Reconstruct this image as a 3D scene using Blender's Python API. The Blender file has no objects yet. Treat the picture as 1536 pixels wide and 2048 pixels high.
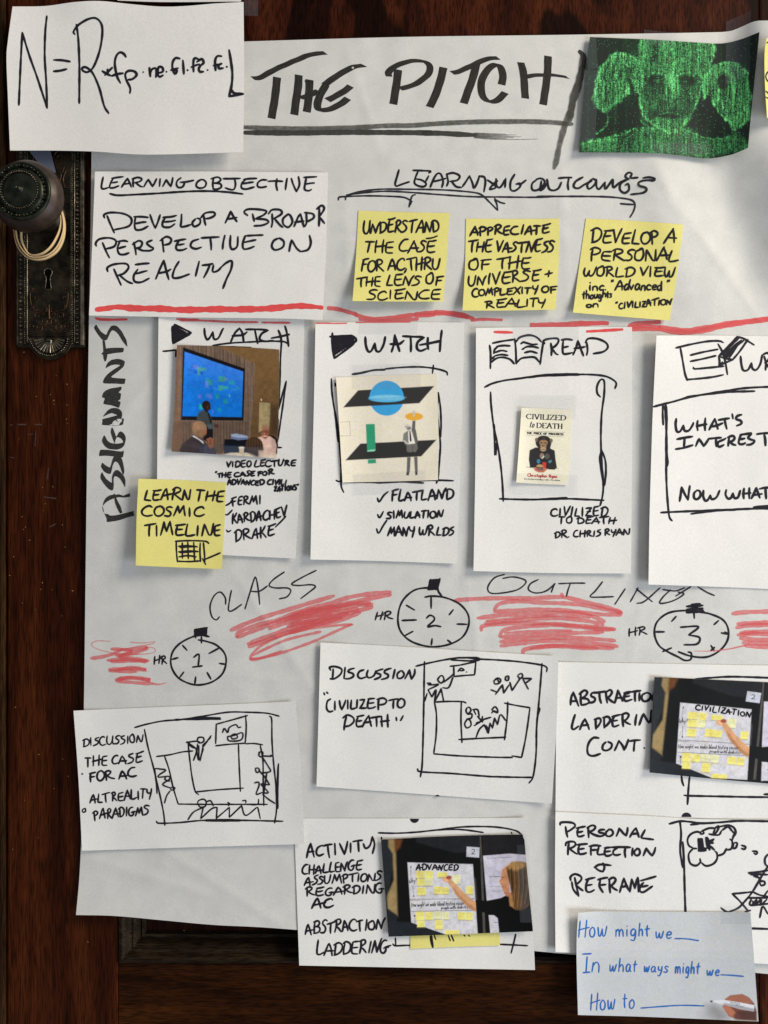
import bpy, math
import numpy as np

# ------------------------------------------------------------------ camera, world, lights, exposure
S = 0.00041          # metres per photo pixel on the door's plane
D = 0.607            # camera distance from the door
CX, CY = 768.0, 1024.0
sc = bpy.context.scene
COL = sc.collection
cam_d = bpy.data.cameras.new('camera'); cam = bpy.data.objects.new('camera', cam_d); COL.objects.link(cam)
cam.location = (0, -D, 0); cam.rotation_euler = (math.pi/2, 0, 0)
cam_d.sensor_fit = 'VERTICAL'; cam_d.sensor_height = 36.0
cam_d.lens = 36.0 / (2 * (CY * S) / D)
cam_d.clip_start = 0.01; cam_d.clip_end = 50
sc.camera = cam
w = bpy.data.worlds.new('World'); sc.world = w; w.use_nodes = True
w.node_tree.nodes['Background'].inputs[0].default_value = (0.95, 0.97, 1.0, 1)
w.node_tree.nodes['Background'].inputs[1].default_value = 0.31
sc.view_settings.view_transform = 'Standard'; sc.view_settings.look = 'None'
sc.view_settings.exposure = 0.0; sc.view_settings.gamma = 1.0

def area(name, loc, target, sx, sy, power, col):
    d = bpy.data.lights.new(name, 'AREA'); d.shape = 'RECTANGLE'; d.size = sx; d.size_y = sy
    d.energy = power; d.color = col
    o = bpy.data.objects.new(name, d); COL.objects.link(o); o.location = loc
    import mathutils
    v = mathutils.Vector(target) - mathutils.Vector(loc)
    o.rotation_euler = v.to_track_quat('-Z', 'Y').to_euler()
    return o
area('window_light', (1.80, -0.85, 1.25), (0.0, 0, 0.25), 0.7, 0.9, 56, (1.0, 0.90, 0.74))
area('cool_fill_light', (1.75, -1.05, -0.75), (0, 0, -0.25), 0.8, 0.9, 27, (0.86, 0.93, 1.0))  # added fill lamp with no real source, cools and lifts the lower half

# ------------------------------------------------------------------ helpers
rng = np.random.default_rng(7)
def lin(c):
    c = np.asarray(c, float)/255.0
    return np.where(c <= 0.04045, c/12.92, ((c+0.055)/1.055)**2.4)

_lat = {}
def vnoise(x, y, cell, seed=0):
    """smooth value noise of photo-pixel coordinates, -1..1"""
    if seed not in _lat: _lat[seed] = np.random.default_rng(1000+seed).uniform(-1, 1, (256, 256))
    L = _lat[seed]
    x = np.asarray(x, float)/cell + 64; y = np.asarray(y, float)/cell + 64
    xi = np.floor(x).astype(int); yi = np.floor(y).astype(int); fx = x-xi; fy = y-yi
    fx = fx*fx*fx*(fx*(fx*6-15)+10); fy = fy*fy*fy*(fy*(fy*6-15)+10)
    g = lambda a, b: L[a % 256, b % 256]
    return (g(xi, yi)*(1-fx)+g(xi+1, yi)*fx)*(1-fy) + (g(xi, yi+1)*(1-fx)+g(xi+1, yi+1)*fx)*fy

def P(px, py, h):
    """photo pixel and height above the door (mm) -> world point"""
    px = np.asarray(px, float); py = np.asarray(py, float); h = np.asarray(h, float)*0.001
    k = (D-h)/D
    return np.stack([(px-CX)*S*k, -h+0*px, (CY-py)*S*k], -1)

def cr(pts, n):
    """Catmull-Rom through pts, n samples evenly in index"""
    p = np.asarray(pts, float)
    if len(p) == 2:
        t = np.linspace(0, 1, n)[:, None]; return p[0]*(1-t)+p[1]*t
    q = np.vstack([2*p[0]-p[1], p, 2*p[-1]-p[-2]])
    t = np.linspace(0, len(p)-1, n); i = np.minimum(t.astype(int), len(p)-2); f = (t-i)[:, None]
    a, b, c, d = q[i], q[i+1], q[i+2], q[i+3]
    return 0.5*((2*b)+(-a+c)*f+(2*a-5*b+4*c-d)*f*f+(-a+3*b-3*c+d)*f**3)

def edge(pts, n):
    """sample a polyline edge by arc length"""
    p = cr(pts, 400); s = np.r_[0, np.cumsum(np.hypot(*np.diff(p, axis=0).T))]
    t = np.linspace(0, s[-1], n)
    return np.stack([np.interp(t, s, p[:, 0]), np.interp(t, s, p[:, 1])], -1)

def coons(top, right, bottom, left, nu, nv):
    T, B = edge(top, nu), edge(bottom, nu); L, R = edge(left, nv), edge(right, nv)
    u = np.linspace(0, 1, nu)[None, :, None]; v = np.linspace(0, 1, nv)[:, None, None]
    c00, c10, c01, c11 = T[0], T[-1], B[0], B[-1]
    L = L + (1-v[:, 0])*(c00-L[0]) + v[:, 0]*(c01-L[-1])
    R = R + (1-v[:, 0])*(c10-R[0]) + v[:, 0]*(c11-R[-1])
    return (1-v)*T[None]+v*B[None]+(1-u)*L[:, None]+u*R[:, None] - ((1-u)*(1-v)*c00+u*(1-v)*c10+(1-u)*v*c01+u*v*c11)

def mesh_np(name, verts, faces, mat, parent=None, smooth=False, uv=None, col=None, center=True):
    """faces: (n,4) or (n,3) int array, or list of such arrays"""
    me = bpy.data.meshes.new(name)
    verts = np.asarray(verts, float)
    o = bpy.data.objects.new(name, me); COL.objects.link(o)
    c = np.zeros(3)
    if parent is not None: c = np.array(parent.location)
    elif center: c = (verts.min(0)+verts.max(0))/2
    verts = verts-c
    if not isinstance(faces, list): faces = [faces]
    faces = [np.asarray(f, int) for f in faces if len(f)]
    me.vertices.add(len(verts)); me.vertices.foreach_set('co', verts.ravel())
    nl = sum(f.size for f in faces); nf = sum(len(f) for f in faces)
    me.loops.add(nl); me.polygons.add(nf)
    vi = np.concatenate([f.ravel() for f in faces])
    starts = []; s = 0
    for f in faces:
        starts.append(s+np.arange(len(f))*f.shape[1]); s += f.size
    me.loops.foreach_set('vertex_index', vi.astype(np.int32))
    me.polygons.foreach_set('loop_start', np.concatenate(starts).astype(np.int32))
    me.polygons.foreach_set('use_smooth', np.full(nf, smooth))
    me.update(calc_edges=True)
    if uv is not None:
        l = me.uv_layers.new(name='UVMap'); l.data.foreach_set('uv', np.asarray(uv, float)[vi].ravel())
    if col is not None:
        a = me.color_attributes.new('print', 'FLOAT_COLOR', 'POINT')
        cc = np.ones((len(verts), 4)); cc[:, :3] = col; a.data.foreach_set('color', cc.ravel())
    me.materials.append(mat)
    me.validate()
    if parent is None: o.location = c
    else: o.parent = parent; o.location = (0, 0, 0)
    return o

def tag(o, label=None, cat=None, group=None, kind=None):
    if label: o['label'] = label
    if cat: o['category'] = cat
    if group: o['group'] = group
    if kind: o['kind'] = kind
    return o

# ------------------------------------------------------------------ materials
def newmat(name):
    m = bpy.data.materials.new(name); m.use_nodes = True
    nt = m.node_tree; b = nt.nodes['Principled BSDF']
    return m, nt, b
def N(nt, t, **kw):
    n = nt.nodes.new(t)
    for k, v in kw.items():
        if k.startswith('i_'): n.inputs[int(k[2:]) if k[2:].isdigit() else k[2:].replace('_', ' ')].default_value = v
        else: setattr(n, k, v)
    return n
def LK(nt, a, b): nt.links.new(a, b)

def paper_mat(name, col, col2, cell=60, rough=0.75, bump=0.12, fibre=900, mottle=1.0, sheen=0.25, col_attr=False, spec=0.3):
    m, nt, b = newmat(name)
    tc = N(nt, 'ShaderNodeNewGeometry')
    n1 = N(nt, 'ShaderNodeTexNoise'); n1.inputs['Scale'].default_value = cell; n1.inputs['Detail'].default_value = 4
    LK(nt, tc.outputs['Position'], n1.inputs['Vector'])
    n2 = N(nt, 'ShaderNodeTexNoise'); n2.inputs['Scale'].default_value = fibre; n2.inputs['Detail'].default_value = 3
    LK(nt, tc.outputs['Position'], n2.inputs['Vector'])
    mp = N(nt, 'ShaderNodeMapRange'); mp.inputs['From Min'].default_value = 0.35; mp.inputs['From Max'].default_value = 0.65
    LK(nt, n1.outputs['Fac'], mp.inputs['Value'])
    mix = N(nt, 'ShaderNodeMix', data_type='RGBA'); mix.inputs[6].default_value = (*col2, 1); mix.inputs[7].default_value = (*col, 1)
    LK(nt, mp.outputs[0], mix.inputs[0])
    src = mix.outputs[2]
    if col_attr:
        at = N(nt, 'ShaderNodeAttribute', attribute_name='print')
        mul = N(nt, 'ShaderNodeMix', data_type='RGBA', blend_type='MULTIPLY'); mul.inputs[0].default_value = 1
        LK(nt, src, mul.inputs[6]); LK(nt, at.outputs['Color'], mul.inputs[7]); src = mul.outputs[2]
    g = N(nt, 'ShaderNodeMix', data_type='RGBA', blend_type='MULTIPLY'); g.inputs[0].default_value = 1
    mp2 = N(nt, 'ShaderNodeMapRange'); mp2.inputs['From Min'].default_value = 0.3; mp2.inputs['From Max'].default_value = 0.7
    mp2.inputs['To Min'].default_value = 0.93; mp2.inputs['To Max'].default_value = 1.05
    LK(nt, n2.outputs['Fac'], mp2.inputs['Value']); LK(nt, src, g.inputs[6]); LK(nt, mp2.outputs[0], g.inputs[7])
    LK(nt, g.outputs[2], b.inputs['Base Color'])
    b.inputs['Roughness'].default_value = rough
    b.inputs['Specular IOR Level'].default_value = spec
    bp = N(nt, 'ShaderNodeBump'); bp.inputs['Strength'].default_value = bump; bp.inputs['Distance'].default_value = 0.0003
    ad = N(nt, 'ShaderNodeMath', operation='ADD')
    n3 = N(nt, 'ShaderNodeTexNoise'); n3.inputs['Scale'].default_value = 45; n3.inputs['Detail'].default_value = 2
    LK(nt, tc.outputs['Position'], n3.inputs['Vector'])
    ml = N(nt, 'ShaderNodeMath', operation='MULTIPLY'); ml.inputs[1].default_value = 3.0*mottle
    LK(nt, n3.outputs['Fac'], ml.inputs[0]); LK(nt, ml.outputs[0], ad.inputs[0]); LK(nt, n2.outputs['Fac'], ad.inputs[1])
    LK(nt, ad.outputs[0], bp.inputs['Height']); LK(nt, bp.outputs[0], b.inputs['Normal'])
    return m

M = {}
M['card'] = paper_mat('card_stock', (0.81, 0.795, 0.775), (0.79, 0.775, 0.757), cell=25, mottle=.3, bump=.07)
M['big'] = paper_mat('thin_sheet', (0.665, 0.66, 0.64), (0.61, 0.607, 0.59), cell=60, mottle=.8, bump=.09)
M['yellow'] = paper_mat('yellow_note', (0.80, 0.735, 0.245), (0.77, 0.70, 0.22), cell=30, mottle=.3, bump=.06)
M['photo'] = paper_mat('printed_photo', (1, 1, 1), (0.97, 0.97, 0.97), cell=40, rough=.55, bump=.05, mottle=.4, col_attr=True, spec=.14)
M['print'] = paper_mat('printed_paper', (1, 1, 1), (0.97, 0.97, 0.97), cell=40, rough=.7, bump=.08, mottle=.5, col_attr=True)

def ink_mat(name, col, streak=0.0, alpha=1.0, rough=.6, alpha_lo=None, vary=0.0):
    m, nt, b = newmat(name)
    b.inputs['Roughness'].default_value = rough
    b.inputs['Specular IOR Level'].default_value = 0.12
    uv = N(nt, 'ShaderNodeUVMap', uv_map='UVMap')
    mpg = N(nt, 'ShaderNodeMapping'); mpg.inputs['Scale'].default_value = (0.035, 5.0, 1)
    LK(nt, uv.outputs[0], mpg.inputs['Vector'])
    n = N(nt, 'ShaderNodeTexNoise'); n.inputs['Scale'].default_value = 1.0; n.inputs['Detail'].default_value = 4; n.inputs['Roughness'].default_value = .65
    LK(nt, mpg.outputs[0], n.inputs['Vector'])
    gp = N(nt, 'ShaderNodeNewGeometry')
    n2 = N(nt, 'ShaderNodeTexNoise'); n2.inputs['Scale'].default_value = 350; n2.inputs['Detail'].default_value = 3
    LK(nt, gp.outputs['Position'], n2.inputs['Vector'])
    mix = N(nt, 'ShaderNodeMix', data_type='RGBA')
    c = np.array(col); c2 = np.clip(c*(1+vary)+0.02*vary, 0, 1)
    mix.inputs[6].default_value = (*c, 1); mix.inputs[7].default_value = (*c2, 1)
    mpv = N(nt, 'ShaderNodeMapRange'); mpv.inputs['From Min'].default_value = .35; mpv.inputs['From Max'].default_value = .7
    LK(nt, n.outputs['Fac'], mpv.inputs['Value']); LK(nt, mpv.outputs[0], mix.inputs[0])
    LK(nt, mix.outputs[2], b.inputs['Base Color'])
    if streak > 0 or alpha < 1:
        mp = N(nt, 'ShaderNodeMapRange'); mp.inputs['From Min'].default_value = .32; mp.inputs['From Max'].default_value = .62
        mp.inputs['To Min'].default_value = alpha-streak; mp.inputs['To Max'].default_value = alpha
        av = N(nt, 'ShaderNodeMath', operation='ADD'); av.inputs[1].default_value = 0
        a2 = N(nt, 'ShaderNodeMath', operation='MULTIPLY_ADD'); a2.inputs[1].default_value = .35; 
        LK(nt, n2.outputs['Fac'], a2.inputs[0])
        s2 = N(nt, 'ShaderNodeMath', operation='MULTIPLY_ADD'); s2.inputs[1].default_value = .8; s2.inputs[2].default_value = -.07
        LK(nt, n.outputs['Fac'], s2.inputs[0]); LK(nt, s2.outputs[0], a2.inputs[2])
        LK(nt, a2.outputs[0], mp.inputs['Value']); LK(nt, mp.outputs[0], b.inputs['Alpha'])
    return m
M['ink'] = ink_mat('black_marker', (0.006, 0.005, 0.010), streak=.14, alpha=1.0, vary=.8)
M['ink_thin'] = ink_mat('thin_black_marker', (0.012, 0.010, 0.018), streak=.18, alpha=1.0, vary=1)
M['ink_title'] = ink_mat('broad_charcoal_marker', (0.016, 0.014, 0.012), streak=.10, alpha=.98, vary=1.0)
M['ink_side'] = ink_mat('side_charcoal_marker', (0.018, 0.018, 0.017), streak=.06, alpha=.98, vary=1.2)
M['ink_dry'] = ink_mat('drying_charcoal_marker', (0.030, 0.028, 0.024), streak=.26, alpha=.95, vary=.8)
M['ink_drier'] = ink_mat('dry_grey_marker', (0.055, 0.052, 0.045), streak=.42, alpha=.84, vary=.8)
M['red'] = ink_mat('red_marker', (0.74, 0.075, 0.075), streak=.12, alpha=.93, vary=.25)
M['red_soft'] = ink_mat('soft_red_marker', (0.70, 0.105, 0.11), streak=.25, alpha=.82, vary=.25)
M['red_scribble'] = ink_mat('scribbled_red_marker', (0.74, 0.12, 0.13), streak=.34, alpha=.66, vary=.25)
M['blue'] = ink_mat('blue_marker', (0.016, 0.115, 0.40), streak=.2, alpha=.97, vary=.5)
M['grey_print'] = ink_mat('small_grey_print', (0.05, 0.05, 0.05), vary=.4)
M['red_print'] = ink_mat('red_book_print', (0.50, 0.03, 0.03), vary=.2)

# ------------------------------------------------------------------ heights above the door, mm, of photo pixels
def gs(x, c, s): return np.exp(-((x-c)/s)**2)
def crease(x, y, x0, y0, x1, y1, amp, wd):
    ex, ey = x1-x0, y1-y0; L = math.hypot(ex, ey)
    t = ((x-x0)*ex+(y-y0)*ey)/L; d = ((x-x0)*ey-(y-y0)*ex)/L
    return amp*np.exp(-np.abs(d)/wd)/(1+np.exp(-t/14))/(1+np.exp((t-L)/14))
def H_big(x, y):
    x = np.asarray(x, float); y = np.asarray(y, float)
    h = 3.4 + 0.55*vnoise(x, y, 190, 1) + 0.22*vnoise(x, y, 80, 2) + 0.10*vnoise(x, y, 38, 3)
    h = h + .22*np.sin((x+.25*y+40*vnoise(x, y, 150, 5))/21.0)*gs(y, 170, 110)*gs(x, 930, 190)
    for c_ in ((690, 90, 760, 300, .30, 7), (560, 300, 900, 330, .25, 8), (190, 900, 300, 760, .35, 9), (470, 1150, 640, 1400, .3, 8), (930, 1160, 960, 1330, .28, 7), (1290, 1180, 1260, 1330, .28, 7), (180, 1720, 420, 1790, .4, 10),
               (330, 1700, 560, 1850, .4, 9), (690, 380, 700, 640, .25, 7), (1120, 330, 1140, 640, .25, 7), (1380, 440, 1520, 640, .5, 10), (1200, 330, 1330, 400, .4, 8), (300, 1330, 640, 1370, .25, 8)):
        h = h + 1.7*crease(x, y, *c_)
    # bulge and fold at the upper right
    c = 1415 + 0.30*(y-330)
    env = 1/(1+np.exp(-(y-250)/30.0)) * 1/(1+np.exp((y-600)/45.0))
    h = h + env*(2.2*gs(x, c-110, 55) - 3.0*gs(x, c+15, 50) + 15.0/(1+np.exp(-(x-c-110)/32.0)))
    h = h + .9*gs(x-.45*(y-340), 1318, 16)*gs(y, 375, 45)
    h = h + 9.0*gs(y, 60, 120)*(1/(1+np.exp(-(x-1500)/14.0)))
    # bottom edge lifts away from the door, left corner most
    h = h + 5.0*np.clip((y-1700)/160, 0, 1.5)**2*np.exp(-np.clip(x-150, 0, None)/260.0)
    h = h + 2.0*np.clip((y-1780)/120, 0, 1)**2
    return h

class Sheet:
    def __init__(s, name, label, cat, mat, top, right, bottom, left, base=0.5, lift=None, bow=(0, 0), seed=1, rough=.12,
                 cell=9, under=None, thick=.25, group=None, raster=None, extra=None):
        s.name = name; s.base = base; s.lift = lift or {}; s.bow = bow; s.seed = seed; s.rough = rough
        s.under = under or H_big; s.extra = extra
        TL, TR, BR, BL = map(np.array, (top[0], top[-1], bottom[-1], bottom[0]))
        s.q = (TL.astype(float), TR.astype(float), BR.astype(float), BL.astype(float))
        W = (np.linalg.norm(TR-TL)+np.linalg.norm(BR-BL))/2; Hh = (np.linalg.norm(BL-TL)+np.linalg.norm(BR-TR))/2
        s.W, s.Hh = W, Hh
        nu = max(4, int(W/cell)+1); nv = max(4, int(Hh/cell)+1)
        col = None
        if raster is not None:
            nu, nv = raster[:2]
        g = coons(top, right, bottom, left, nu, nv)
        X, Y = g[..., 0], g[..., 1]
        if raster is not None: col = np.clip(raster[2](X, Y), 0, 1).reshape(-1, 3)
        h = s.h(X, Y)
        v = P(X, Y, h).reshape(-1, 3)
        idx = np.arange(nu*nv).reshape(nv, nu)
        f = np.stack([idx[:-1, :-1], idx[1:, :-1], idx[1:, 1:], idx[:-1, 1:]], -1).reshape(-1, 4)
        # back face and rim so the sheet has its thickness
        rim = np.concatenate([idx[0, :], idx[1:, -1], idx[-1, -2::-1], idx[-2:0:-1, 0]])
        vt = v[rim].copy(); vb = vt.copy(); vb[:, 1] += thick*0.001
        n0 = len(v); nr = len(rim); k = np.arange(nr); k2 = (k+1) % nr
        f2 = np.stack([n0+k, n0+k2, n0+nr+k2, n0+nr+k], -1)
        verts = np.vstack([v, vt, vb])
        c2 = None
        if col is not None: c2 = np.vstack([col, np.full((2*nr, 3), 0.62)])
        s.o = mesh_np(name, verts, [f, f2], mat, smooth=True, col=c2)
        # coarse back sheet is unnecessary: the front grid is seen from both sides
        tag(s.o, label, cat, group)
    def uvw(s, x, y):
        TL, TR, BR, BL = s.q
        # inverse bilinear by two fixed-point steps
        u = np.full(np.shape(x), .5); v = np.full(np.shape(x), .5)
        for _ in range(6):
            l = TL[0]+(BL[0]-TL[0])*v; r = TR[0]+(BR[0]-TR[0])*v
            u = (x-l)/(r-l)
            t = TL[1]+(TR[1]-TL[1])*u; b = BL[1]+(BR[1]-BL[1])*u
            v = (y-t)/(b-t)
        return u, v
    def h(s, x, y):
        x = np.asarray(x, float); y = np.asarray(y, float)
        u, v = s.uvw(x, y)
        h = s.under(x, y) + s.base
        for k, (a, w_) in s.lift.items():
            d = {'l': u*s.W, 'r': (1-u)*s.W, 't': v*s.Hh, 'b': (1-v)*s.Hh,
                 'bl': np.hypot(u*s.W, (1-v)*s.Hh), 'br': np.hypot((1-u)*s.W, (1-v)*s.Hh),
                 'tr': np.hypot((1-u)*s.W, v*s.Hh), 'tl': np.hypot(u*s.W, v*s.Hh)}[k]
            h = h + .78*a*np.clip(1-d/w_, 0, 1.3)**2
        uc = np.clip(u, 0, 1); vc = np.clip(v, 0, 1)
        h = h + s.bow[0]*4*uc*(1-uc) + s.bow[1]*4*vc*(1-vc)
        h = h + s.rough*1.5*(1+vnoise(x, y, 70, 20+s.seed)) + s.rough*.5*(1+vnoise(x, y, 33, 50+s.seed))
        if s.extra: h = h + s.extra(x, y)
        return h

# ------------------------------------------------------------------ ink: strokes laid on a sheet
class Ink:
    """collects strokes (photo pixels) and builds one ribbon mesh on a surface"""
    def __init__(s): s.v = []; s.f3 = []; s.f4 = []; s.uv = []; s.n = 0; s.k = 0
    def stroke(s, pts, w, taper=.3, nib=None, wob=.10, smooth=True, step=2.2, w2=None, z=None):
        p = np.asarray(pts, float)
        if len(p) == 1: p = np.vstack([p, p+[.8, .3]])
        seglen = np.hypot(*np.diff(p, axis=0).T).sum()
        n = max(3, int(seglen/step)+2)
        if smooth and len(p) > 2: q = cr(p, max(n, (len(p)-1)*5))
        else: q = p
        sl = np.r_[0, np.cumsum(np.hypot(*np.diff(q, axis=0).T))]
        t = np.linspace(0, sl[-1], n)
        q = np.stack([np.interp(t, sl, q[:, 0]), np.interp(t, sl, q[:, 1])], -1)
        d = np.gradient(q, axis=0); d /= np.maximum(np.hypot(*d.T), 1e-6)[:, None]
        nr = np.stack([-d[:, 1], d[:, 0]], -1)
        ph = s.k*1.7
        wd = np.full(n, w/2.0) if w2 is None else np.linspace(w/2.0, w2/2.0, n)
        wd = wd*(1+wob*np.sin(t*.11+ph)+wob*.6*np.sin(t*.31+ph*2))
        if nib is None:
            # round-ended felt tip: rows of cap vertices
            a = q + nr*wd[:, None]; b = q - nr*wd[:, None]
            if taper:
                e = np.minimum(1, .72+taper*np.minimum(t, sl[-1]-t)/max(w, 1))[:, None]
                a = q+(a-q)*e; b = q+(b-q)*e
            ca = q[0]-d[0]*wd[0]*.55; cb = q[-1]+d[-1]*wd[-1]*.55
            A = np.vstack([ca+nr[0]*wd[0]*.45, a, cb+nr[-1]*wd[-1]*.45])
            B = np.vstack([ca-nr[0]*wd[0]*.45, b, cb-nr[-1]*wd[-1]*.45])
            t = np.r_[-w*.3, t, t[-1]+w*.3]
        else:
            ang, W_, th = nib
            nv_ = np.array([math.cos(math.radians(ang)), math.sin(math.radians(ang))])*W_/2
            sg = np.sign((nr*nv_).sum(1)); sg[sg == 0] = 1
            # keep one consistent side so the ribbon never twists
            A = q + nv_*np.where(np.abs((nr*nv_).sum(1)) > 0, 1, 1)[:, None]*sg[:, None] + nr*th/2*(1+wob*np.sin(t*.2+ph))[:, None]
            B = q - nv_*sg[:, None] - nr*th/2*(1+wob*np.sin(t*.23+ph))[:, None]
        m = len(A)
        P2 = np.empty((2*m, 2)); P2[0::2] = A; P2[1::2] = B
        i = s.n+2*np.arange(m-1)
        s.f4.append(np.stack([i, i+1, i+3, i+2], -1))
        uv = np.empty((2*m, 2)); uv[0::2, 0] = t; uv[1::2, 0] = t; uv[0::2, 1] = 0; uv[1::2, 1] = 1
        uv[:, 1] += s.k*3.7; uv[:, 0] += s.k*211
        s.v.append(np.c_[P2, np.full(2*m, (s.k % 40) if z is None else z)]); s.uv.append(uv)
        s.n += 2*m; s.k += 1
        return s
    def outline(s, pts):
        """solid shape from its own outline (may be concave)"""
        from mathutils.geometry import tessellate_polygon
        from mathutils import Vector
        p = np.asarray(pts, float); q = np.vstack([p, p[:1]])
        t = np.linspace(0, len(p), len(p)*3+1)[:-1]; i = t.astype(int); f = (t-i)[:, None]; n = len(p)
        a, b, c, d = p[(i-1) % n], p[i % n], p[(i+1) % n], p[(i+2) % n]
        # soften the curve, but only half way so corners stay crisp
        cv = 0.5*((2*b)+(-a+c)*f+(2*a-5*b+4*c-d)*f*f+(-a+3*b-3*c+d)*f**3); ln = b*(1-f)+c*f
        p = cv*.6+ln*.4
        tri = np.array(tessellate_polygon([[Vector((x, y, 0)) for x, y in p]]))
        s.v.append(np.c_[p, np.full(len(p), s.k % 40)]); s.f3.append(tri+s.n)
        s.uv.append(np.c_[p[:, 0]*4.0, p[:, 1]*.12]); s.n += len(p); s.k += 1
        return s
    def fill(s, pts):
        """solid convex-ish patch as a fan"""
        p = np.asarray(pts, float); c = p.mean(0); m = len(p)
        s.v.append(np.c_[np.vstack([c, p]), np.full(m+1, s.k % 40)])
        k = np.arange(m)
        s.f3.append(np.stack([np.full(m, s.n), s.n+1+k, s.n+1+(k+1) % m], -1))
        s.uv.append(np.c_[np.vstack([c, p])*1.0])
        s.n += m+1; s.k += 1
        return s
    def build(s, name, mat, surf, parent, z0=.10, dz=.004):
        if not s.v: return None
        v = np.vstack(s.v); h = surf(v[:, 0], v[:, 1]) + z0 + dz*v[:, 2]
        fs = []
        if s.f4: fs.append(np.vstack(s.f4))
        if s.f3: fs.append(np.vstack(s.f3))
        return mesh_np(name, P(v[:, 0], v[:, 1], h), fs, mat, parent, uv=np.vstack(s.uv))

def parse(t):
    return [np.array([[float(a) for a in q.split(',')] for q in st.split()]) for st in t.split(';') if st.strip()]
ZS = dict(F=(0, 0, 3.072), TP=(480, 60, 2.194), GR=(1100, 40, 3.523), LO=(170, 330, 3.072), OC=(660, 320, 3.491),
          O2=(1080, 320, 3.368), W1=(160, 620, 3.2), W2=(610, 620, 3.937), RD=(930, 640, 4.016), WR=(1260, 640, 3.724),
          CL=(170, 1130, 2.438), OL=(740, 1130, 1.9296), DC=(130, 1390, 3.072), DD=(620, 1270, 3.012), AC=(580, 1620, 2.844),
          AL=(1090, 1310, 3.444), PR=(1090, 1610, 3.444), HM=(1130, 1800, 3.783), SA=(180, 640, 9.752), SB=(180, 840, 9.752), UA=(480, 230, 4.042), UB=(820, 220, 4.267), PX=(0, 0, 1), RB=(1236, 250, 4.763))
def zm(z, p):
    a = ZS[z]; return np.asarray(p, float)/a[2]+[a[0], a[1]]
def draw(ink, z, text, w, **kw):
    for st in parse(text): ink.stroke(zm(z, st), w, **kw)
    return ink

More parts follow.
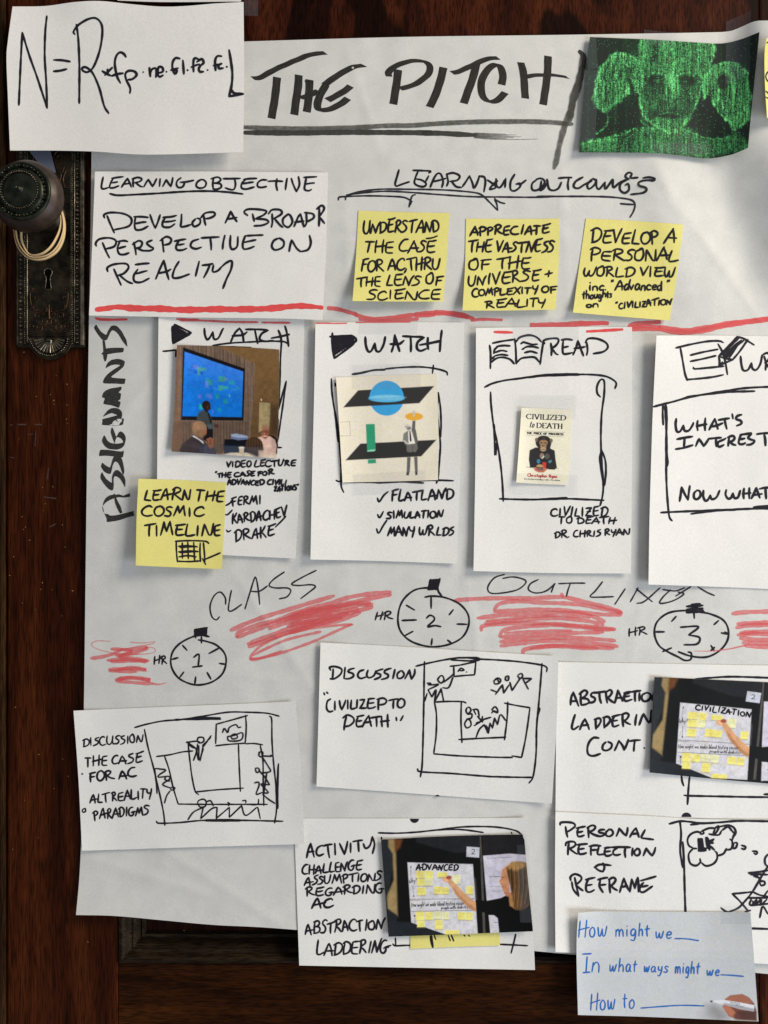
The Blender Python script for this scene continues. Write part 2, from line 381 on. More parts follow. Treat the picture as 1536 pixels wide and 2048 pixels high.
# hand-drawn capitals and small letters, 100 units tall, y up
FONT = {
'A': (74, "2,0 30,92 36,100; 36,100 58,55 70,0; 12,36 78,42"),
'B': (66, "14,96 10,50 12,0; 2,92 40,102 58,82 45,60 16,52; 16,52 50,50 66,28 50,4 8,-2"),
'C': (66, "62,88 44,100 18,82 4,45 14,10 40,-2 70,10"),
'D': (72, "14,86 10,40 14,-2; -4,84 22,102 58,88 72,52 58,16 14,-2"),
'E': (66, "16,92 8,50 12,12 30,-2 64,4; 12,94 40,94 66,100; 10,50 34,50 58,54"),
'F': (62, "18,92 12,50 14,-4; 4,88 36,94 68,98; 12,48 34,50 56,52"),
'G': (74, "60,92 40,98 14,78 4,40 16,8 42,-2 60,14 62,38; 36,36 60,42 84,40"),
'H': (72, "10,96 8,50 10,0; 62,100 60,50 62,-4; 4,46 36,48 80,52"),
'I': (34, "20,98 16,50 18,0"),
'J': (50, "4,92 56,98; 36,96 38,40 26,2 4,8"),
'K': (68, "12,98 8,50 12,-4; 60,100 36,66 14,46; 20,52 44,24 68,-4"),
'L': (58, "16,100 8,50 6,10 16,0 60,6"),
'M': (88, "2,-2 16,50 26,96; 26,96 36,50 44,24; 44,24 58,70 68,98; 68,98 76,50 86,-2"),
'N': (74, "4,0 10,50 14,92; 14,92 36,46 56,4; 56,4 64,50 78,104"),
'O': (70, "40,96 14,84 4,44 18,6 44,0 68,30 66,72 40,98 30,92"),
'P': (64, "14,84 12,40 16,-6; -2,82 24,102 58,92 58,66 38,50 16,44"),
'Q': (72, "40,96 14,84 4,44 18,6 44,0 68,30 66,72 40,98; 44,26 76,-8"),
'R': (72, "14,88 10,44 12,-2; -2,84 24,102 54,92 54,68 16,48; 16,48 44,24 76,-2"),
'S': (60, "60,92 38,100 14,86 16,66 42,46 50,22 34,0 -2,2"),
'T': (66, "34,94 30,50 32,-4; -2,88 34,94 72,98"),
'U': (70, "8,98 4,40 16,4 42,2 60,38 66,98; 66,98 64,40 72,0"),
'V': (62, "4,98 18,50 30,2; 30,2 46,50 66,106"),
'W': (92, "6,92 4,40 18,4 32,10 44,62; 44,62 44,24 56,2 76,20 92,98"),
'X': (64, "6,96 34,50 64,0; 62,98 30,50 2,-2"),
'Y': (64, "6,98 8,66 28,48 48,56; 62,100 54,50 34,-22"),
'Z': (64, "6,90 60,98; 60,98 34,50 6,4; 6,4 36,6 70,2; 18,50 52,54"),
'1': (40, "10,78 26,96 26,4; 4,2 50,6"),
'2': (56, "6,80 26,98 48,84 44,52 6,4; 6,4 30,8 60,2"),
'3': (56, "6,94 54,98 26,58; 26,58 56,48 54,14 28,-2 4,8"),
'.': (22, "8,4 12,2"), ',': (22, "14,14 10,-4 2,-20"), "'": (18, "10,108 6,84"),
'"': (30, "8,108 4,88; 22,110 18,90"), '+': (60, "4,48 56,54; 32,78 28,22"), '-': (44, "4,46 40,48"),
'?': (50, "6,82 26,98 46,82 24,50 22,30; 22,4 24,2"),
'&': (66, "0,30 34,34 74,40; 40,66 30,30 34,4; 40,66 12,40 4,34 30,4"),
'a': (52, "44,52 22,60 6,34 14,4 34,12 44,50; 44,50 42,16 54,4"),
'b': (52, "10,104 8,50 8,4; 8,30 28,56 48,34 36,4 8,6"),
'c': (44, "42,48 24,58 6,34 14,4 42,8"),
'd': (54, "44,52 22,58 6,32 16,2 34,10 46,40; 48,104 46,50 50,2"),
'e': (46, "8,30 40,36 34,58 14,52 6,26 18,2 44,10"),
'f': (44, "46,90 30,104 20,80 20,30 18,-2; 2,52 42,56"),
'g': (52, "44,50 22,60 6,34 16,6 36,14 44,50; 44,50 44,0 34,-34 8,-28"),
'h': (52, "10,106 8,50 8,2; 8,32 28,58 42,44 46,2"),
'i': (24, "12,56 10,28 12,2; 12,82 13,78"),
'j': (30, "18,56 18,0 4,-26; 18,82 19,78"),
'k': (48, "10,104 8,2; 42,58 10,28 46,0"),
'l': (24, "10,104 8,50 12,0"),
'm': (76, "8,56 6,2; 6,32 22,58 34,44 34,4; 34,32 50,58 64,44 68,2"),
'n': (52, "8,56 6,2; 6,32 24,58 42,44 46,2"),
'o': (48, "26,58 6,38 10,6 32,2 46,28 36,54 22,58"),
'p': (50, "8,56 8,0 6,-36; 8,36 30,60 46,36 34,6 8,10"),
'r': (38, "8,56 6,2; 6,32 22,54 38,50"),
's': (40, "38,50 20,58 10,42 34,20 24,2 2,6"),
't': (44, "22,92 18,40 24,2; 0,60 44,64"),
'u': (52, "8,56 6,20 22,2 42,26 44,56; 44,56 46,2"),
'v': (46, "4,56 20,2; 20,2 42,60"),
'w': (70, "4,56 10,8 22,6 34,46; 34,46 38,8 52,6 66,60"),
'x': (44, "4,56 42,0; 40,58 2,0"), 'y': (50, "6,56 10,24 34,22; 44,58 40,0 26,-34 8,-28"),
'z': (44, "4,54 40,58 4,4 44,6"),
'_': (60, "0,0 60,0"), '/': (40, "40,100 0,0"),
}
ALT = {
'A': ["2,0 26,80 38,98; 38,98 48,60 62,-4; 6,30 50,40 92,48", "-2,-2 20,50 44,102; 40,100 60,50 72,4; 18,38 82,36"],
'E': ["22,90 12,50 12,12 26,2 68,10; 6,92 40,94 76,104; 12,50 58,58", "14,84 8,40 16,4 62,0; 16,86 64,92; 12,44 60,48"],
'N': ["2,0 8,50 14,88; 14,88 36,40 50,0; 50,0 64,60 84,100", "6,-2 14,92; 14,92 50,8; 50,8 68,10 74,96"],
'S': ["64,86 34,98 16,80 44,52 50,30 30,6 -4,0", "56,96 20,82 22,64 54,44 44,12 4,-6"],
'R': ["16,88 12,0; 0,80 30,102 58,88 44,62 18,50; 22,50 50,20 82,4", "10,92 14,40 10,-4; -6,88 36,98 50,72 14,46 40,26 70,-4"],
'T': ["36,92 34,40 38,-4; -4,84 40,92 84,102", "30,92 26,0; 0,94 62,92"],
'I': ["22,100 16,0", "16,94 18,-2"], 'O': ["36,94 10,80 2,36 24,2 56,12 66,56 52,90 28,96", "44,90 8,70 10,14 46,2 62,40 50,92 30,94"],
'C': ["66,80 50,100 16,84 2,44 12,8 44,-2 76,16", "60,94 30,92 6,56 8,20 34,2 66,6"],
'L': ["14,102 6,40 8,2 34,0 68,14", "18,96 8,4; 8,4 60,2"], 'D': ["12,88 14,0; -6,80 34,100 68,76 66,34 44,8 10,-4"],
'U': ["8,96 6,30 24,2 50,20 66,98"], 'H': ["12,98 8,-2; 64,102 58,-2; 2,42 40,50 86,58"], 'P': ["12,86 16,-8; -6,80 30,102 58,84 44,58 14,48"],
}
_trng = np.random.default_rng(11)
def text_strokes(txt, x0, y0, x1, y1, h, slant=0.10, jit=.085, gap=10, space=34):
    """strokes in pixels for txt from baseline start to baseline end; h = capital height in px"""
    tot = 0; lay = []
    for ch in txt:
        if ch == ' ': tot += space; continue
        wd, st = FONT[ch]
        if jit > .02:
            if ch in ALT and _trng.random() < .7: st = ALT[ch][_trng.integers(len(ALT[ch]))]
            g_ = 1+_trng.normal(0, .09); wd = wd*g_
        else: g_ = 1.0
        lay.append((tot, ch, st, g_)); tot += wd+gap
    tot -= gap
    Lx, Ly = x1-x0, y1-y0; L = math.hypot(Lx, Ly); ux, uy = Lx/L, Ly/L
    sx = L/tot; sy = h/100.0; out = []
    for off, ch, gst, g_ in lay:
        r = np.clip(_trng.normal(0, 1, 4), -1.8, 1.8)
        ys = sy*.96*(1+jit*r[0]); dy = r[1]*jit*45*sy; sl = slant+r[2]*jit*.8; rot = r[3]*jit*.6
        for st in parse(gst):
            a = st[:, 0]*sx*g_ + (sl*st[:, 1])*ys
            b = st[:, 1]*ys + dy + rot*(st[:, 0])*sx
            n_ = _trng.normal(0, jit*7*sy, (len(st), 2))
            a = a+off*sx+n_[:, 0]; b = b+n_[:, 1]
            out.append(np.stack([x0+ux*a+uy*b, y0+uy*a-ux*b], -1))
    return out
def write(ink, z, txt, x0, y0, x1, y1, h, w, **kw):
    skw = {k: kw.pop(k) for k in ('taper', 'nib', 'wob', 'z') if k in kw}
    a = zm(z, [x0, y0]); b = zm(z, [x1, y1]); k = ZS[z][2]
    for st in text_strokes(txt, a[0], a[1], b[0], b[1], h/k, **kw): ink.stroke(st, w, **skw)
    return ink
# ------------------------------------------------------------------ door
def box(name, x0, x1, y0, y1, h0, h1, mat, parent, bevel=.0015, seg=2):
    """axis-aligned board in wall coordinates; x,y in photo px on the door plane, h in mm; bevelled"""
    import bmesh
    bm = bmesh.new()
    X0, X1 = (x0-CX)*S, (x1-CX)*S; Z0, Z1 = (CY-y1)*S, (CY-y0)*S
    vs = [bm.verts.new((x, -h*.001, z)) for h in (h0, h1) for z in (Z0, Z1) for x in (X0, X1)]
    for f in ((0, 1, 3, 2), (4, 6, 7, 5), (0, 4, 5, 1), (2, 3, 7, 6), (0, 2, 6, 4), (1, 5, 7, 3)): bm.faces.new([vs[i] for i in f])
    bmesh.ops.recalc_face_normals(bm, faces=bm.faces)
    bmesh.ops.bevel(bm, geom=bm.edges[:], offset=bevel, segments=seg, profile=.6, affect='EDGES')
    me = bpy.data.meshes.new(name); 
    c = parent.location if parent else None
    if c is not None: bmesh.ops.translate(bm, verts=bm.verts, vec=(-c[0], -c[1], -c[2]))
    bm.to_mesh(me); bm.free()
    for p in me.polygons: p.use_smooth = False
    me.materials.append(mat)
    o = bpy.data.objects.new(name, me); COL.objects.link(o)
    if parent: o.parent = parent
    return o

def wood_mat(name, c1, c2, c3, vertical=True, stretch=24, rough=.34, figure=0.0, seed=0., blot=1.0):
    m, nt, b = newmat(name)
    g = N(nt, 'ShaderNodeNewGeometry')
    mp = N(nt, 'ShaderNodeMapping'); mp.inputs['Scale'].default_value = (1, 1, 1/stretch) if vertical else (1/stretch, 1, 1)
    mp.inputs['Location'].default_value = (seed, seed*.3, seed*.7)
    LK(nt, g.outputs['Position'], mp.inputs['Vector'])
    a = N(nt, 'ShaderNodeTexNoise'); a.inputs['Scale'].default_value = 130; a.inputs['Detail'].default_value = 8; a.inputs['Roughness'].default_value = .62; a.inputs['Distortion'].default_value = .6
    LK(nt, mp.outputs[0], a.inputs['Vector'])
    f = N(nt, 'ShaderNodeTexNoise'); f.inputs['Scale'].default_value = 900; f.inputs['Detail'].default_value = 4
    LK(nt, mp.outputs[0], f.inputs['Vector'])
    l = N(nt, 'ShaderNodeTexNoise'); l.inputs['Scale'].default_value = 26; l.inputs['Detail'].default_value = 4; l.inputs['Distortion'].default_value = 1.2
    LK(nt, mp.outputs[0], l.inputs['Vector'])
    r = N(nt, 'ShaderNodeValToRGB'); e = r.color_ramp.elements
    e[0].position = .34; e[0].color = (*c1, 1); e[1].position = .68; e[1].color = (*c3, 1)
    k = e.new(.5); k.color = (*c2, 1)
    mx = N(nt, 'ShaderNodeMix', data_type='FLOAT'); mx.inputs[0].default_value = .5
    LK(nt, a.outputs['Fac'], mx.inputs[2]); LK(nt, l.outputs['Fac'], mx.inputs[3])
    LK(nt, mx.outputs[0], r.inputs[0])
    dk = N(nt, 'ShaderNodeMapRange'); dk.inputs['From Min'].default_value = .38; dk.inputs['From Max'].default_value = .56
    dk.inputs['To Min'].default_value = .38; dk.inputs['To Max'].default_value = 1
    LK(nt, f.outputs['Fac'], dk.inputs['Value'])
    ml = N(nt, 'ShaderNodeMix', data_type='RGBA', blend_type='MULTIPLY'); ml.inputs[0].default_value = 1
    LK(nt, r.outputs[0], ml.inputs[6]); LK(nt, dk.outputs[0], ml.inputs[7])
    src = ml.outputs[2]
    if figure:
        mp2 = N(nt, 'ShaderNodeMapping'); mp2.inputs['Scale'].default_value = (1, 1, .38)
        LK(nt, g.outputs['Position'], mp2.inputs['Vector'])
        wv = N(nt, 'ShaderNodeTexNoise'); wv.inputs['Scale'].default_value = 17; wv.inputs['Detail'].default_value = 2.2; wv.inputs['Distortion'].default_value = .9
        LK(nt, mp2.outputs[0], wv.inputs['Vector'])
        m3 = N(nt, 'ShaderNodeMapRange'); m3.inputs['From Min'].default_value = .46; m3.inputs['From Max'].default_value = .52
        m3.inputs['To Min'].default_value = 1-figure; m3.inputs['To Max'].default_value = 1.0
        LK(nt, wv.outputs['Fac'], m3.inputs['Value'])
        m4 = N(nt, 'ShaderNodeMix', data_type='RGBA', blend_type='MULTIPLY'); m4.inputs[0].default_value = 1
        LK(nt, src, m4.inputs[6]); LK(nt, m3.outputs[0], m4.inputs[7]); src = m4.outputs[2]
    LK(nt, src, b.inputs['Base Color'])
    # old varnish: broken gloss and faint scratches
    s = N(nt, 'ShaderNodeTexNoise'); s.inputs['Scale'].default_value = 60; s.inputs['Detail'].default_value = 6
    LK(nt, g.outputs['Position'], s.inputs['Vector'])
    rr = N(nt, 'ShaderNodeMapRange'); rr.inputs['To Min'].default_value = rough-.1; rr.inputs['To Max'].default_value = rough+.22
    LK(nt, s.outputs['Fac'], rr.inputs['Value']); LK(nt, rr.outputs[0], b.inputs['Roughness'])
    bp = N(nt, 'ShaderNodeBump'); bp.inputs['Strength'].default_value = .28; bp.inputs['Distance'].default_value = .0004
    LK(nt, a.outputs['Fac'], bp.inputs['Height']); LK(nt, bp.outputs[0], b.inputs['Normal'])
    b.inputs['Specular IOR Level'].default_value = .05
    return m
M['stile'] = wood_mat('red_brown_wood', (.010, .0022, .0009), (.040, .0080, .0022), (.090, .021, .0052), stretch=16, rough=.40)
M['rail'] = wood_mat('figured_top_wood', (.022, .0046, .0020), (.050, .0105, .0040), (.085, .021, .007), stretch=7, figure=.78, seed=3.1, rough=.45)
M['lowrail'] = wood_mat('bottom_wood', (.010, .0030, .0008), (.034, .0092, .0018), (.074, .0225, .0038), vertical=False, stretch=10, seed=5.2, rough=.42)
M['panelw'] = wood_mat('panel_wood', (.008, .0025, .0016), (.020, .0055, .003), (.036, .010, .005), stretch=12, seed=1.2, rough=.42)
M['mould'] = wood_mat('worn_moulding', (.010, .0060, .0035), (.022, .013, .008), (.046, .032, .020), vertical=False, stretch=9, rough=.36, seed=2.2)
M['jamb'] = wood_mat('jamb_wood', (.016, .007, .003), (.040, .018, .007), (.075, .034, .013), stretch=14, seed=8., rough=.42)

door = bpy.data.objects.new('wooden_door', None); COL.objects.link(door); door.location = (0, .02, (CY-2600)*S)
tag(door, 'dark red-brown panelled wooden door behind all the papers', 'door')
box('stile', 14, 236, -500, 2600, -30, 0, M['stile'], door)
box('rail', 236.4, 1700, -500, 100, -30, -.4, M['rail'], door, bevel=.0006)
box('rail', 236.4, 1700, 1928, 2600, -30, -.3, M['lowrail'], door, bevel=.0006)
box('panel', 236.4, 1700, 100.5, 1927.5, -30, -14, M['panelw'], door)
box('stile', 1519, 1900, -500, 2600, -29, .6, M['stile'], door)
# moulding profile swept round the panel opening (px outwards->inwards, mm height)
prof = [(0, -.6), (3, 1.6), (9, 2.2), (14, .5), (18, -3.5), (23, -4.6), (27, -4.0), (31, -6.5), (36, -11.5), (40, -10.2), (44, -10.8), (46, -13.9)]
def moulding(name, a, b, inw, mitre):
    """a->b in px; inw = inward direction; mitred ends"""
    a = np.array(a, float); b = np.array(b, float); inw = np.array(inw, float)
    t = (b-a)/np.linalg.norm(b-a); vs = []
    for o_, h_ in prof:
        p = a+inw*o_+t*o_*mitre[0]; q = b+inw*o_-t*o_*mitre[1]
        vs += [[(p[0]-CX)*S, -h_*.001, (CY-p[1])*S], [(q[0]-CX)*S, -h_*.001, (CY-q[1])*S]]
    n = len(prof); f = [(2*i, 2*i+1, 2*i+3, 2*i+2) for i in range(n-1)]
    o = mesh_np(name, np.array(vs)-np.array(door.location)*0, np.array(f), M['mould'], door, smooth=False)
    return o
moulding('moulding', (236.5, 100.6), (236.5, 1927.4), (1, 0), (1, 1))
moulding('moulding', (236.5, 1927.4), (1700, 1927.4), (0, -1), (1, 0))
moulding('moulding', (236.5, 100.6), (1700, 100.6), (0, 1), (1, 0))
jamb = box('door_jamb', -500, 11, -500, 2600, -34, 3.0, M['jamb'], None, bevel=.002)
tag(jamb, kind='structure')

# scuffs and old paint specks on the stile
m_sc, nt_, b_ = newmat('pale_scuff'); b_.inputs['Base Color'].default_value = (.055, .027, .024, 1); b_.inputs['Roughness'].default_value = .7
ink = Ink()
for x0, y0, x1, y1, ww in ((36, 849, 52, 849, 2.6), (70, 849, 83, 849, 2.6), (20, 850, 25, 850, 2), (72, 862, 70, 892, 1.6), (97, 936, 95, 956, 1.8), (91, 958, 97, 957, 1.2),
                           (88, 994, 112, 997, 2.4), (99, 1054, 111, 1048, 2.2), (56, 869, 66, 868, 1.2), (20, 914, 29, 916, 1.4), (36, 880, 40, 876, 1.2)):
    ink.stroke([(x0, y0), (x1, y1)], ww)
ink.build('scuff', m_sc, lambda x, y: 0*x, door, z0=.03)['kind'] = 'stuff'
m_sp, nt_, b_ = newmat('yellow_paint_speck'); b_.inputs['Base Color'].default_value = (.30, .17, .05, 1); b_.inputs['Roughness'].default_value = .6
ink = Ink(); r_ = np.random.default_rng(5)
for x0, y0 in [(100, 790), (108, 800), (132, 838), (134, 846), (44, 1034), (60, 1080), (82, 1178), (105, 1179), (44, 1206), (144, 1181), (8, 1270), (130, 1094), (30, 1415), (369, 1861), (175, 1883), (47, 705), (20, 1151)]+[(r_.uniform(20, 150), r_.uniform(750, 1700)) for _ in range(24)]:
    s_ = r_.uniform(.8, 2.2); ink.stroke([(x0, y0), (x0+r_.uniform(-2, 2), y0+r_.uniform(-2, 2))], s_)
ink.build('paint_speck', m_sp, lambda x, y: np.where((x > 236) & (y < 1928), -13.9, 0.0), door, z0=.035)['kind'] = 'stuff'

# ------------------------------------------------------------------ lock plate, knob, keyhole
def metal_mat(name, dark, light, rough=.35, metallic=.85):
    m, nt, b = newmat(name)
    g = N(nt, 'ShaderNodeNewGeometry')
    n = N(nt, 'ShaderNodeTexNoise'); n.inputs['Scale'].default_value = 160; n.inputs['Detail'].default_value = 6
    LK(nt, g.outputs['Position'], n.inputs['Vector'])
    r = N(nt, 'ShaderNodeValToRGB'); e = r.color_ramp.elements
    e[0].position = .38; e[0].color = (*dark, 1); e[1].position = .68; e[1].color = (*light, 1)
    LK(nt, n.outputs['Fac'], r.inputs[0]); LK(nt, r.outputs[0], b.inputs['Base Color'])
    b.inputs['Metallic'].default_value = metallic
    mp = N(nt, 'ShaderNodeMapRange'); mp.inputs['To Min'].default_value = rough-.1; mp.inputs['To Max'].default_value = rough+.2
    LK(nt, n.outputs['Fac'], mp.inputs['Value']); LK(nt, mp.outputs[0], b.inputs['Roughness'])
    bp = N(nt, 'ShaderNodeBump'); bp.inputs['Strength'].default_value = .25; bp.inputs['Distance'].default_value = .0003
    LK(nt, n.outputs['Fac'], bp.inputs['Height']); LK(nt, bp.outputs[0], b.inputs['Normal'])
    return m
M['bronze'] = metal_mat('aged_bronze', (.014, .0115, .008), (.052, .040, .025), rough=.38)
M['bronze_lit'] = metal_mat('highlight_bronze', (.08, .07, .052), (.28, .24, .175), rough=.24)  # lighter copy of the bronze, highlights on raised metal put into the colour
M['copper'] = metal_mat('copper_worn_bronze', (.035, .020, .012), (.085, .046, .025), rough=.36)
M['knobm'] = metal_mat('maroon_brown_knob', (.020, .011, .008), (.044, .023, .015), rough=.42, metallic=.4)
M['green'] = metal_mat('green_black_patina', (.012, .015, .010), (.036, .042, .028), rough=.34)
m_, nt_, b_ = newmat('keyhole_dark'); b_.inputs['Base Color'].default_value = (.002, .002, .002, 1); b_.inputs['Roughness'].default_value = .9; b_.inputs['Specular IOR Level'].default_value = 0; M['dark'] = m_

lock = bpy.data.objects.new('door_knob_set', None); COL.objects.link(lock); lock.location = P(104, 480, 0)
tag(lock, 'ornate dark bronze door knob on a beaded lock plate with keyhole', 'door knob')
PX = lambda x: (x-CX)*S
PZ = lambda y: (CY-y)*S
def prism(name, outline, h0, h1, mat, parent, inset=2.2, top_h=None, round_=True):
    """extruded outline in px with a sloping shoulder"""
    o = np.asarray(outline, float); n = len(o)
    c = o.mean(0)
    d = np.roll(o, -1, 0)-np.roll(o, 1, 0); nr = np.stack([d[:, 1], -d[:, 0]], -1); nr /= np.maximum(np.hypot(*nr.T), 1e-6)[:, None]
    if ((nr*(o-c)).sum(1)).mean() < 0: nr = -nr
    rings = [(0, h0), (0, h1-.9), (-inset*.35, h1-.25), (-inset, h1)]
    v = []
    for ins, hh in rings:
        q = o+nr*ins; v += [[PX(a), -hh*.001, PZ(b)] for a, b in q]
    k = np.arange(n); k2 = (k+1) % n; f = []
    for r in range(len(rings)-1): f.append(np.stack([r*n+k, r*n+k2, (r+1)*n+k2, (r+1)*n+k], -1))
    r = len(rings)-1
    me_o = mesh_np(name, np.array(v), [np.vstack(f)], mat, parent, smooth=False)
    import bmesh
    bm = bmesh.new(); bm.from_mesh(me_o.data); bm.verts.ensure_lookup_table()
    bm.faces.new([bm.verts[r*n+i] for i in range(n)]); bmesh.ops.recalc_face_normals(bm, faces=bm.faces)
    bmesh.ops.triangulate(bm, faces=[f_ for f_ in bm.faces if len(f_.verts) > 4])
    bm.to_mesh(me_o.data); bm.free()
    return me_o
def arc(cx, cy, r, a0, a1, n, ry=None):
    t = np.radians(np.linspace(a0, a1, n)); return np.stack([cx+r*np.cos(t), cy+(ry or r)*np.sin(t)], -1)
ring = lambda pts: [tuple(p) for p in pts]
out = [(36, 160), (173, 160), (173, 696), (142, 697)] + ring(arc(103, 676, 42, 25, 155, 19)) + [(64, 697), (36, 696)]
prism('backplate', out, 0, 2.6, M['bronze'], lock, inset=2.0)
prism('backplate_field', [(59, 170), (146, 170), (146, 673), (59, 673)], 1.8, 3.1, M['bronze'], lock, inset=1.2)
# side bevels, the right one in bronze with the highlight in its colour
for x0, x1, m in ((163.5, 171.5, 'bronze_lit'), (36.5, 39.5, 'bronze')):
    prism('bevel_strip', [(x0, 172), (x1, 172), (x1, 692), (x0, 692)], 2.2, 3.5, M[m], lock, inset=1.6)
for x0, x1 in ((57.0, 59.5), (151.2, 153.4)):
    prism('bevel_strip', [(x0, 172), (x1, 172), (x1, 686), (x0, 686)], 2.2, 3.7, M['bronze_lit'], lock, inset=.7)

def uv_sphere(nu, nv):
    v = []; f = []
    for j in range(1, nv):
        ph = math.pi*j/nv
        for i in range(nu): th = 2*math.pi*i/nu; v.append((math.sin(ph)*math.cos(th), math.cos(ph), math.sin(ph)*math.sin(th)))
    t = len(v); v += [(0, 1, 0), (0, -1, 0)]
    for j in range(nv-2):
        for i in range(nu):
            a = j*nu+i; b = j*nu+(i+1) % nu; f.append((a, b, b+nu, a+nu))
    f3 = []
    for i in range(nu): f3.append((i, (i+1) % nu, t)); f3.append(((nv-2)*nu+i, t+1, (nv-2)*nu+(i+1) % nu))
    return np.array(v), np.array(f), np.array(f3)
SV, SF4, SF3 = uv_sphere(8, 5)
def balls(name, pts, mat, parent):
    """pts rows: px, py, h mm, radius px, squash; world position on the plane (no perspective shift)"""
    v = []; a = []; b = []
    for i, (x, y, h, r, q) in enumerate(pts):
        p = SV*np.array([r*S, r*S*q, r*S])+np.array([PX(x), -h*.001, PZ(y)])
        v.append(p); a.append(SF4+i*len(SV)); b.append(SF3+i*len(SV))
    return mesh_np(name, np.vstack(v), [np.vstack(a), np.vstack(b)], mat, parent, smooth=True)
beads = []
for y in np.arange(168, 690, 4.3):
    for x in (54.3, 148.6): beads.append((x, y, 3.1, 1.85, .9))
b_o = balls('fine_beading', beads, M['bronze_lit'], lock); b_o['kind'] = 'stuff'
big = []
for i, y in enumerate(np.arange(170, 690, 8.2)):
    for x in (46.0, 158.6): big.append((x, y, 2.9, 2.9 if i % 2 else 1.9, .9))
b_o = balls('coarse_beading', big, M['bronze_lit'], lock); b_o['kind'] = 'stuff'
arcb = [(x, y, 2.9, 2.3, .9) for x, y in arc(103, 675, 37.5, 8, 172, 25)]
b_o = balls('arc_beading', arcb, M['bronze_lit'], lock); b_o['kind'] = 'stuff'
# fluted shell at the foot
def tube(name, pts3, rad, mat, parent, n=8, closed=False, flat=1.0):
    p = np.asarray(pts3, float); m = len(p)
    rad = np.broadcast_to(np.asarray(rad, float), (m,))
    if closed: d = np.roll(p, -1, 0)-np.roll(p, 1, 0)
    else: d = np.gradient(p, axis=0)
    d /= np.maximum(np.linalg.norm(d, axis=1), 1e-9)[:, None]
    up = np.array([0, -1., 0]); s1 = np.cross(d, up); l = np.linalg.norm(s1, axis=1); s1[l < 1e-3] = (1, 0, 0)
    s1 /= np.linalg.norm(s1, axis=1)[:, None]; s2 = np.cross(d, s1)
    th = np.arange(n)*2*math.pi/n
    v = (p[:, None]+rad[:, None, None]*(np.cos(th)[None, :, None]*s1[:, None]+flat*np.sin(th)[None, :, None]*s2[:, None])).reshape(-1, 3)
    f = []
    for i in range(m if closed else m-1):
        j = (i+1) % m
        for k in range(n): f.append((i*n+k, i*n+(k+1) % n, j*n+(k+1) % n, j*n+k))
    return v, np.array(f)
def tubes(name, lst, mat, parent):
    V = []; F = []; n = 0
    for v, f in lst: V.append(v); F.append(f+n); n += len(v)
    return mesh_np(name, np.vstack(V), np.vstack(F), mat, parent, smooth=True)
def wl(pts, h): return np.array([[PX(a), -h*.001, PZ(b)] for a, b in pts])
L_ = []
for a in np.linspace(12, 168, 13):
    t = math.radians(a); r0, r1 = 12, 31
    pts = [(103+r*math.cos(t), 677+r*math.sin(t)*.98) for r in np.linspace(r0, r1, 6)]
    L_.append(tube('', wl(pts, 2.7), np.linspace(1.0, 3.1, 6)*S, None, None))
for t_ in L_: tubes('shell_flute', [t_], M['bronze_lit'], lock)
L_ = [tube('', wl(arc(103, 676, 43.5, -2, 182, 26), 2.2), 1.6*S, None, None), tube('', wl([(60, 673), (146, 673)], 3.0), 1.5*S, None, None),
      tube('', wl(arc(103, 676, 33, 4, 176, 22), 2.6), 1.0*S, None, None)]
tubes('shell_rim', L_, M['bronze'], lock)
def lathe(name, axis, profile, mat, parent, n=48, lobes=None):
    """profile: (radius px, h mm); axis at wall px"""
    v = []
    th = np.arange(n)*2*math.pi/n
    for r, h in profile:
        rr = r*S
        for t in th: v.append((PX(axis[0])+rr*math.cos(t), -h*.001, PZ(axis[1])+rr*math.sin(t)))
    m = len(profile); f = []
    for i in range(m-1):
        for k in range(n): f.append((i*n+k, i*n+(k+1) % n, (i+1)*n+(k+1) % n, (i+1)*n+k))
    return mesh_np(name, np.array(v), np.array(f), mat, parent, smooth=True)
lathe('screw', (100.5, 685), [(.01, 4.4), (3, 4.3), (6.4, 3.8), (7.4, 2.6)], M['bronze_lit'], lock, n=24)
box('screw_slot', 94.8, 106.2, 684.2, 686.0, 4.2, 4.55, M['dark'], lock, bevel=.0001)  # black bar painted in for the shade inside the slot
# scrollwork above the shell and near the top
def curl(cx, cy, r, a0, turns, sgn, n=26):
    t = np.linspace(0, 1, n); a = math.radians(a0)+sgn*turns*2*math.pi*t; rr = r*(1-.8*t)
    return [(cx+q*math.cos(b), cy+q*math.sin(b)) for q, b in zip(rr, a)]
L_ = []
for sg in (-1, 1):
    m = lambda x: 102+sg*(x-102)
    for (cx, cy, r, a0, tn) in ((125, 634, 8, 200, 1.2), (122, 657, 9, 30, 1.3), (112, 645, 7, 120, 1.0), (136, 615, 5, 60, .9), (138, 655, 5, 160, .9), (133, 597, 4, 90, .9), (136, 580, 3, 60, .8)):
        pts = [(m(x), y) for x, y in curl(cx, cy, r, a0, tn, 1)]
        L_.append(tube('', wl(pts, 3.5), np.linspace(1.5, .7, len(pts))*S, None, None, n=7))
    for pl in ([(104, 650), (112, 656), (120, 650), (128, 646), (137, 640)], [(106, 633), (114, 628), (122, 624), (131, 622), (138, 610), (140, 590)], [(104, 662), (114, 666), (126, 668), (138, 664)],
               [(135, 325), (128, 314), (118, 318), (122, 330), (132, 336), (128, 350)], [(132, 300), (122, 304), (112, 316), (118, 340), (126, 352), (122, 372)], [(136, 345), (130, 362), (134, 380)]):
        pts = cr([(m(x), y) for x, y in pl], 18); L_.append(tube('', wl(pts, 3.5), 1.35*S, None, None, n=7))
L_.append(tube('', wl([(94, 651), (102, 649), (110, 651)], 3.6), 2.6*S, None, None))
L_.append(tube('', wl([(102, 612), (102, 640)], 3.5), np.array([1.2, 3.2])*S, None, None))
L_.append(tube('', wl(arc(102, 622, 5, 0, 350, 16), 3.5), 1.6*S, None, None))
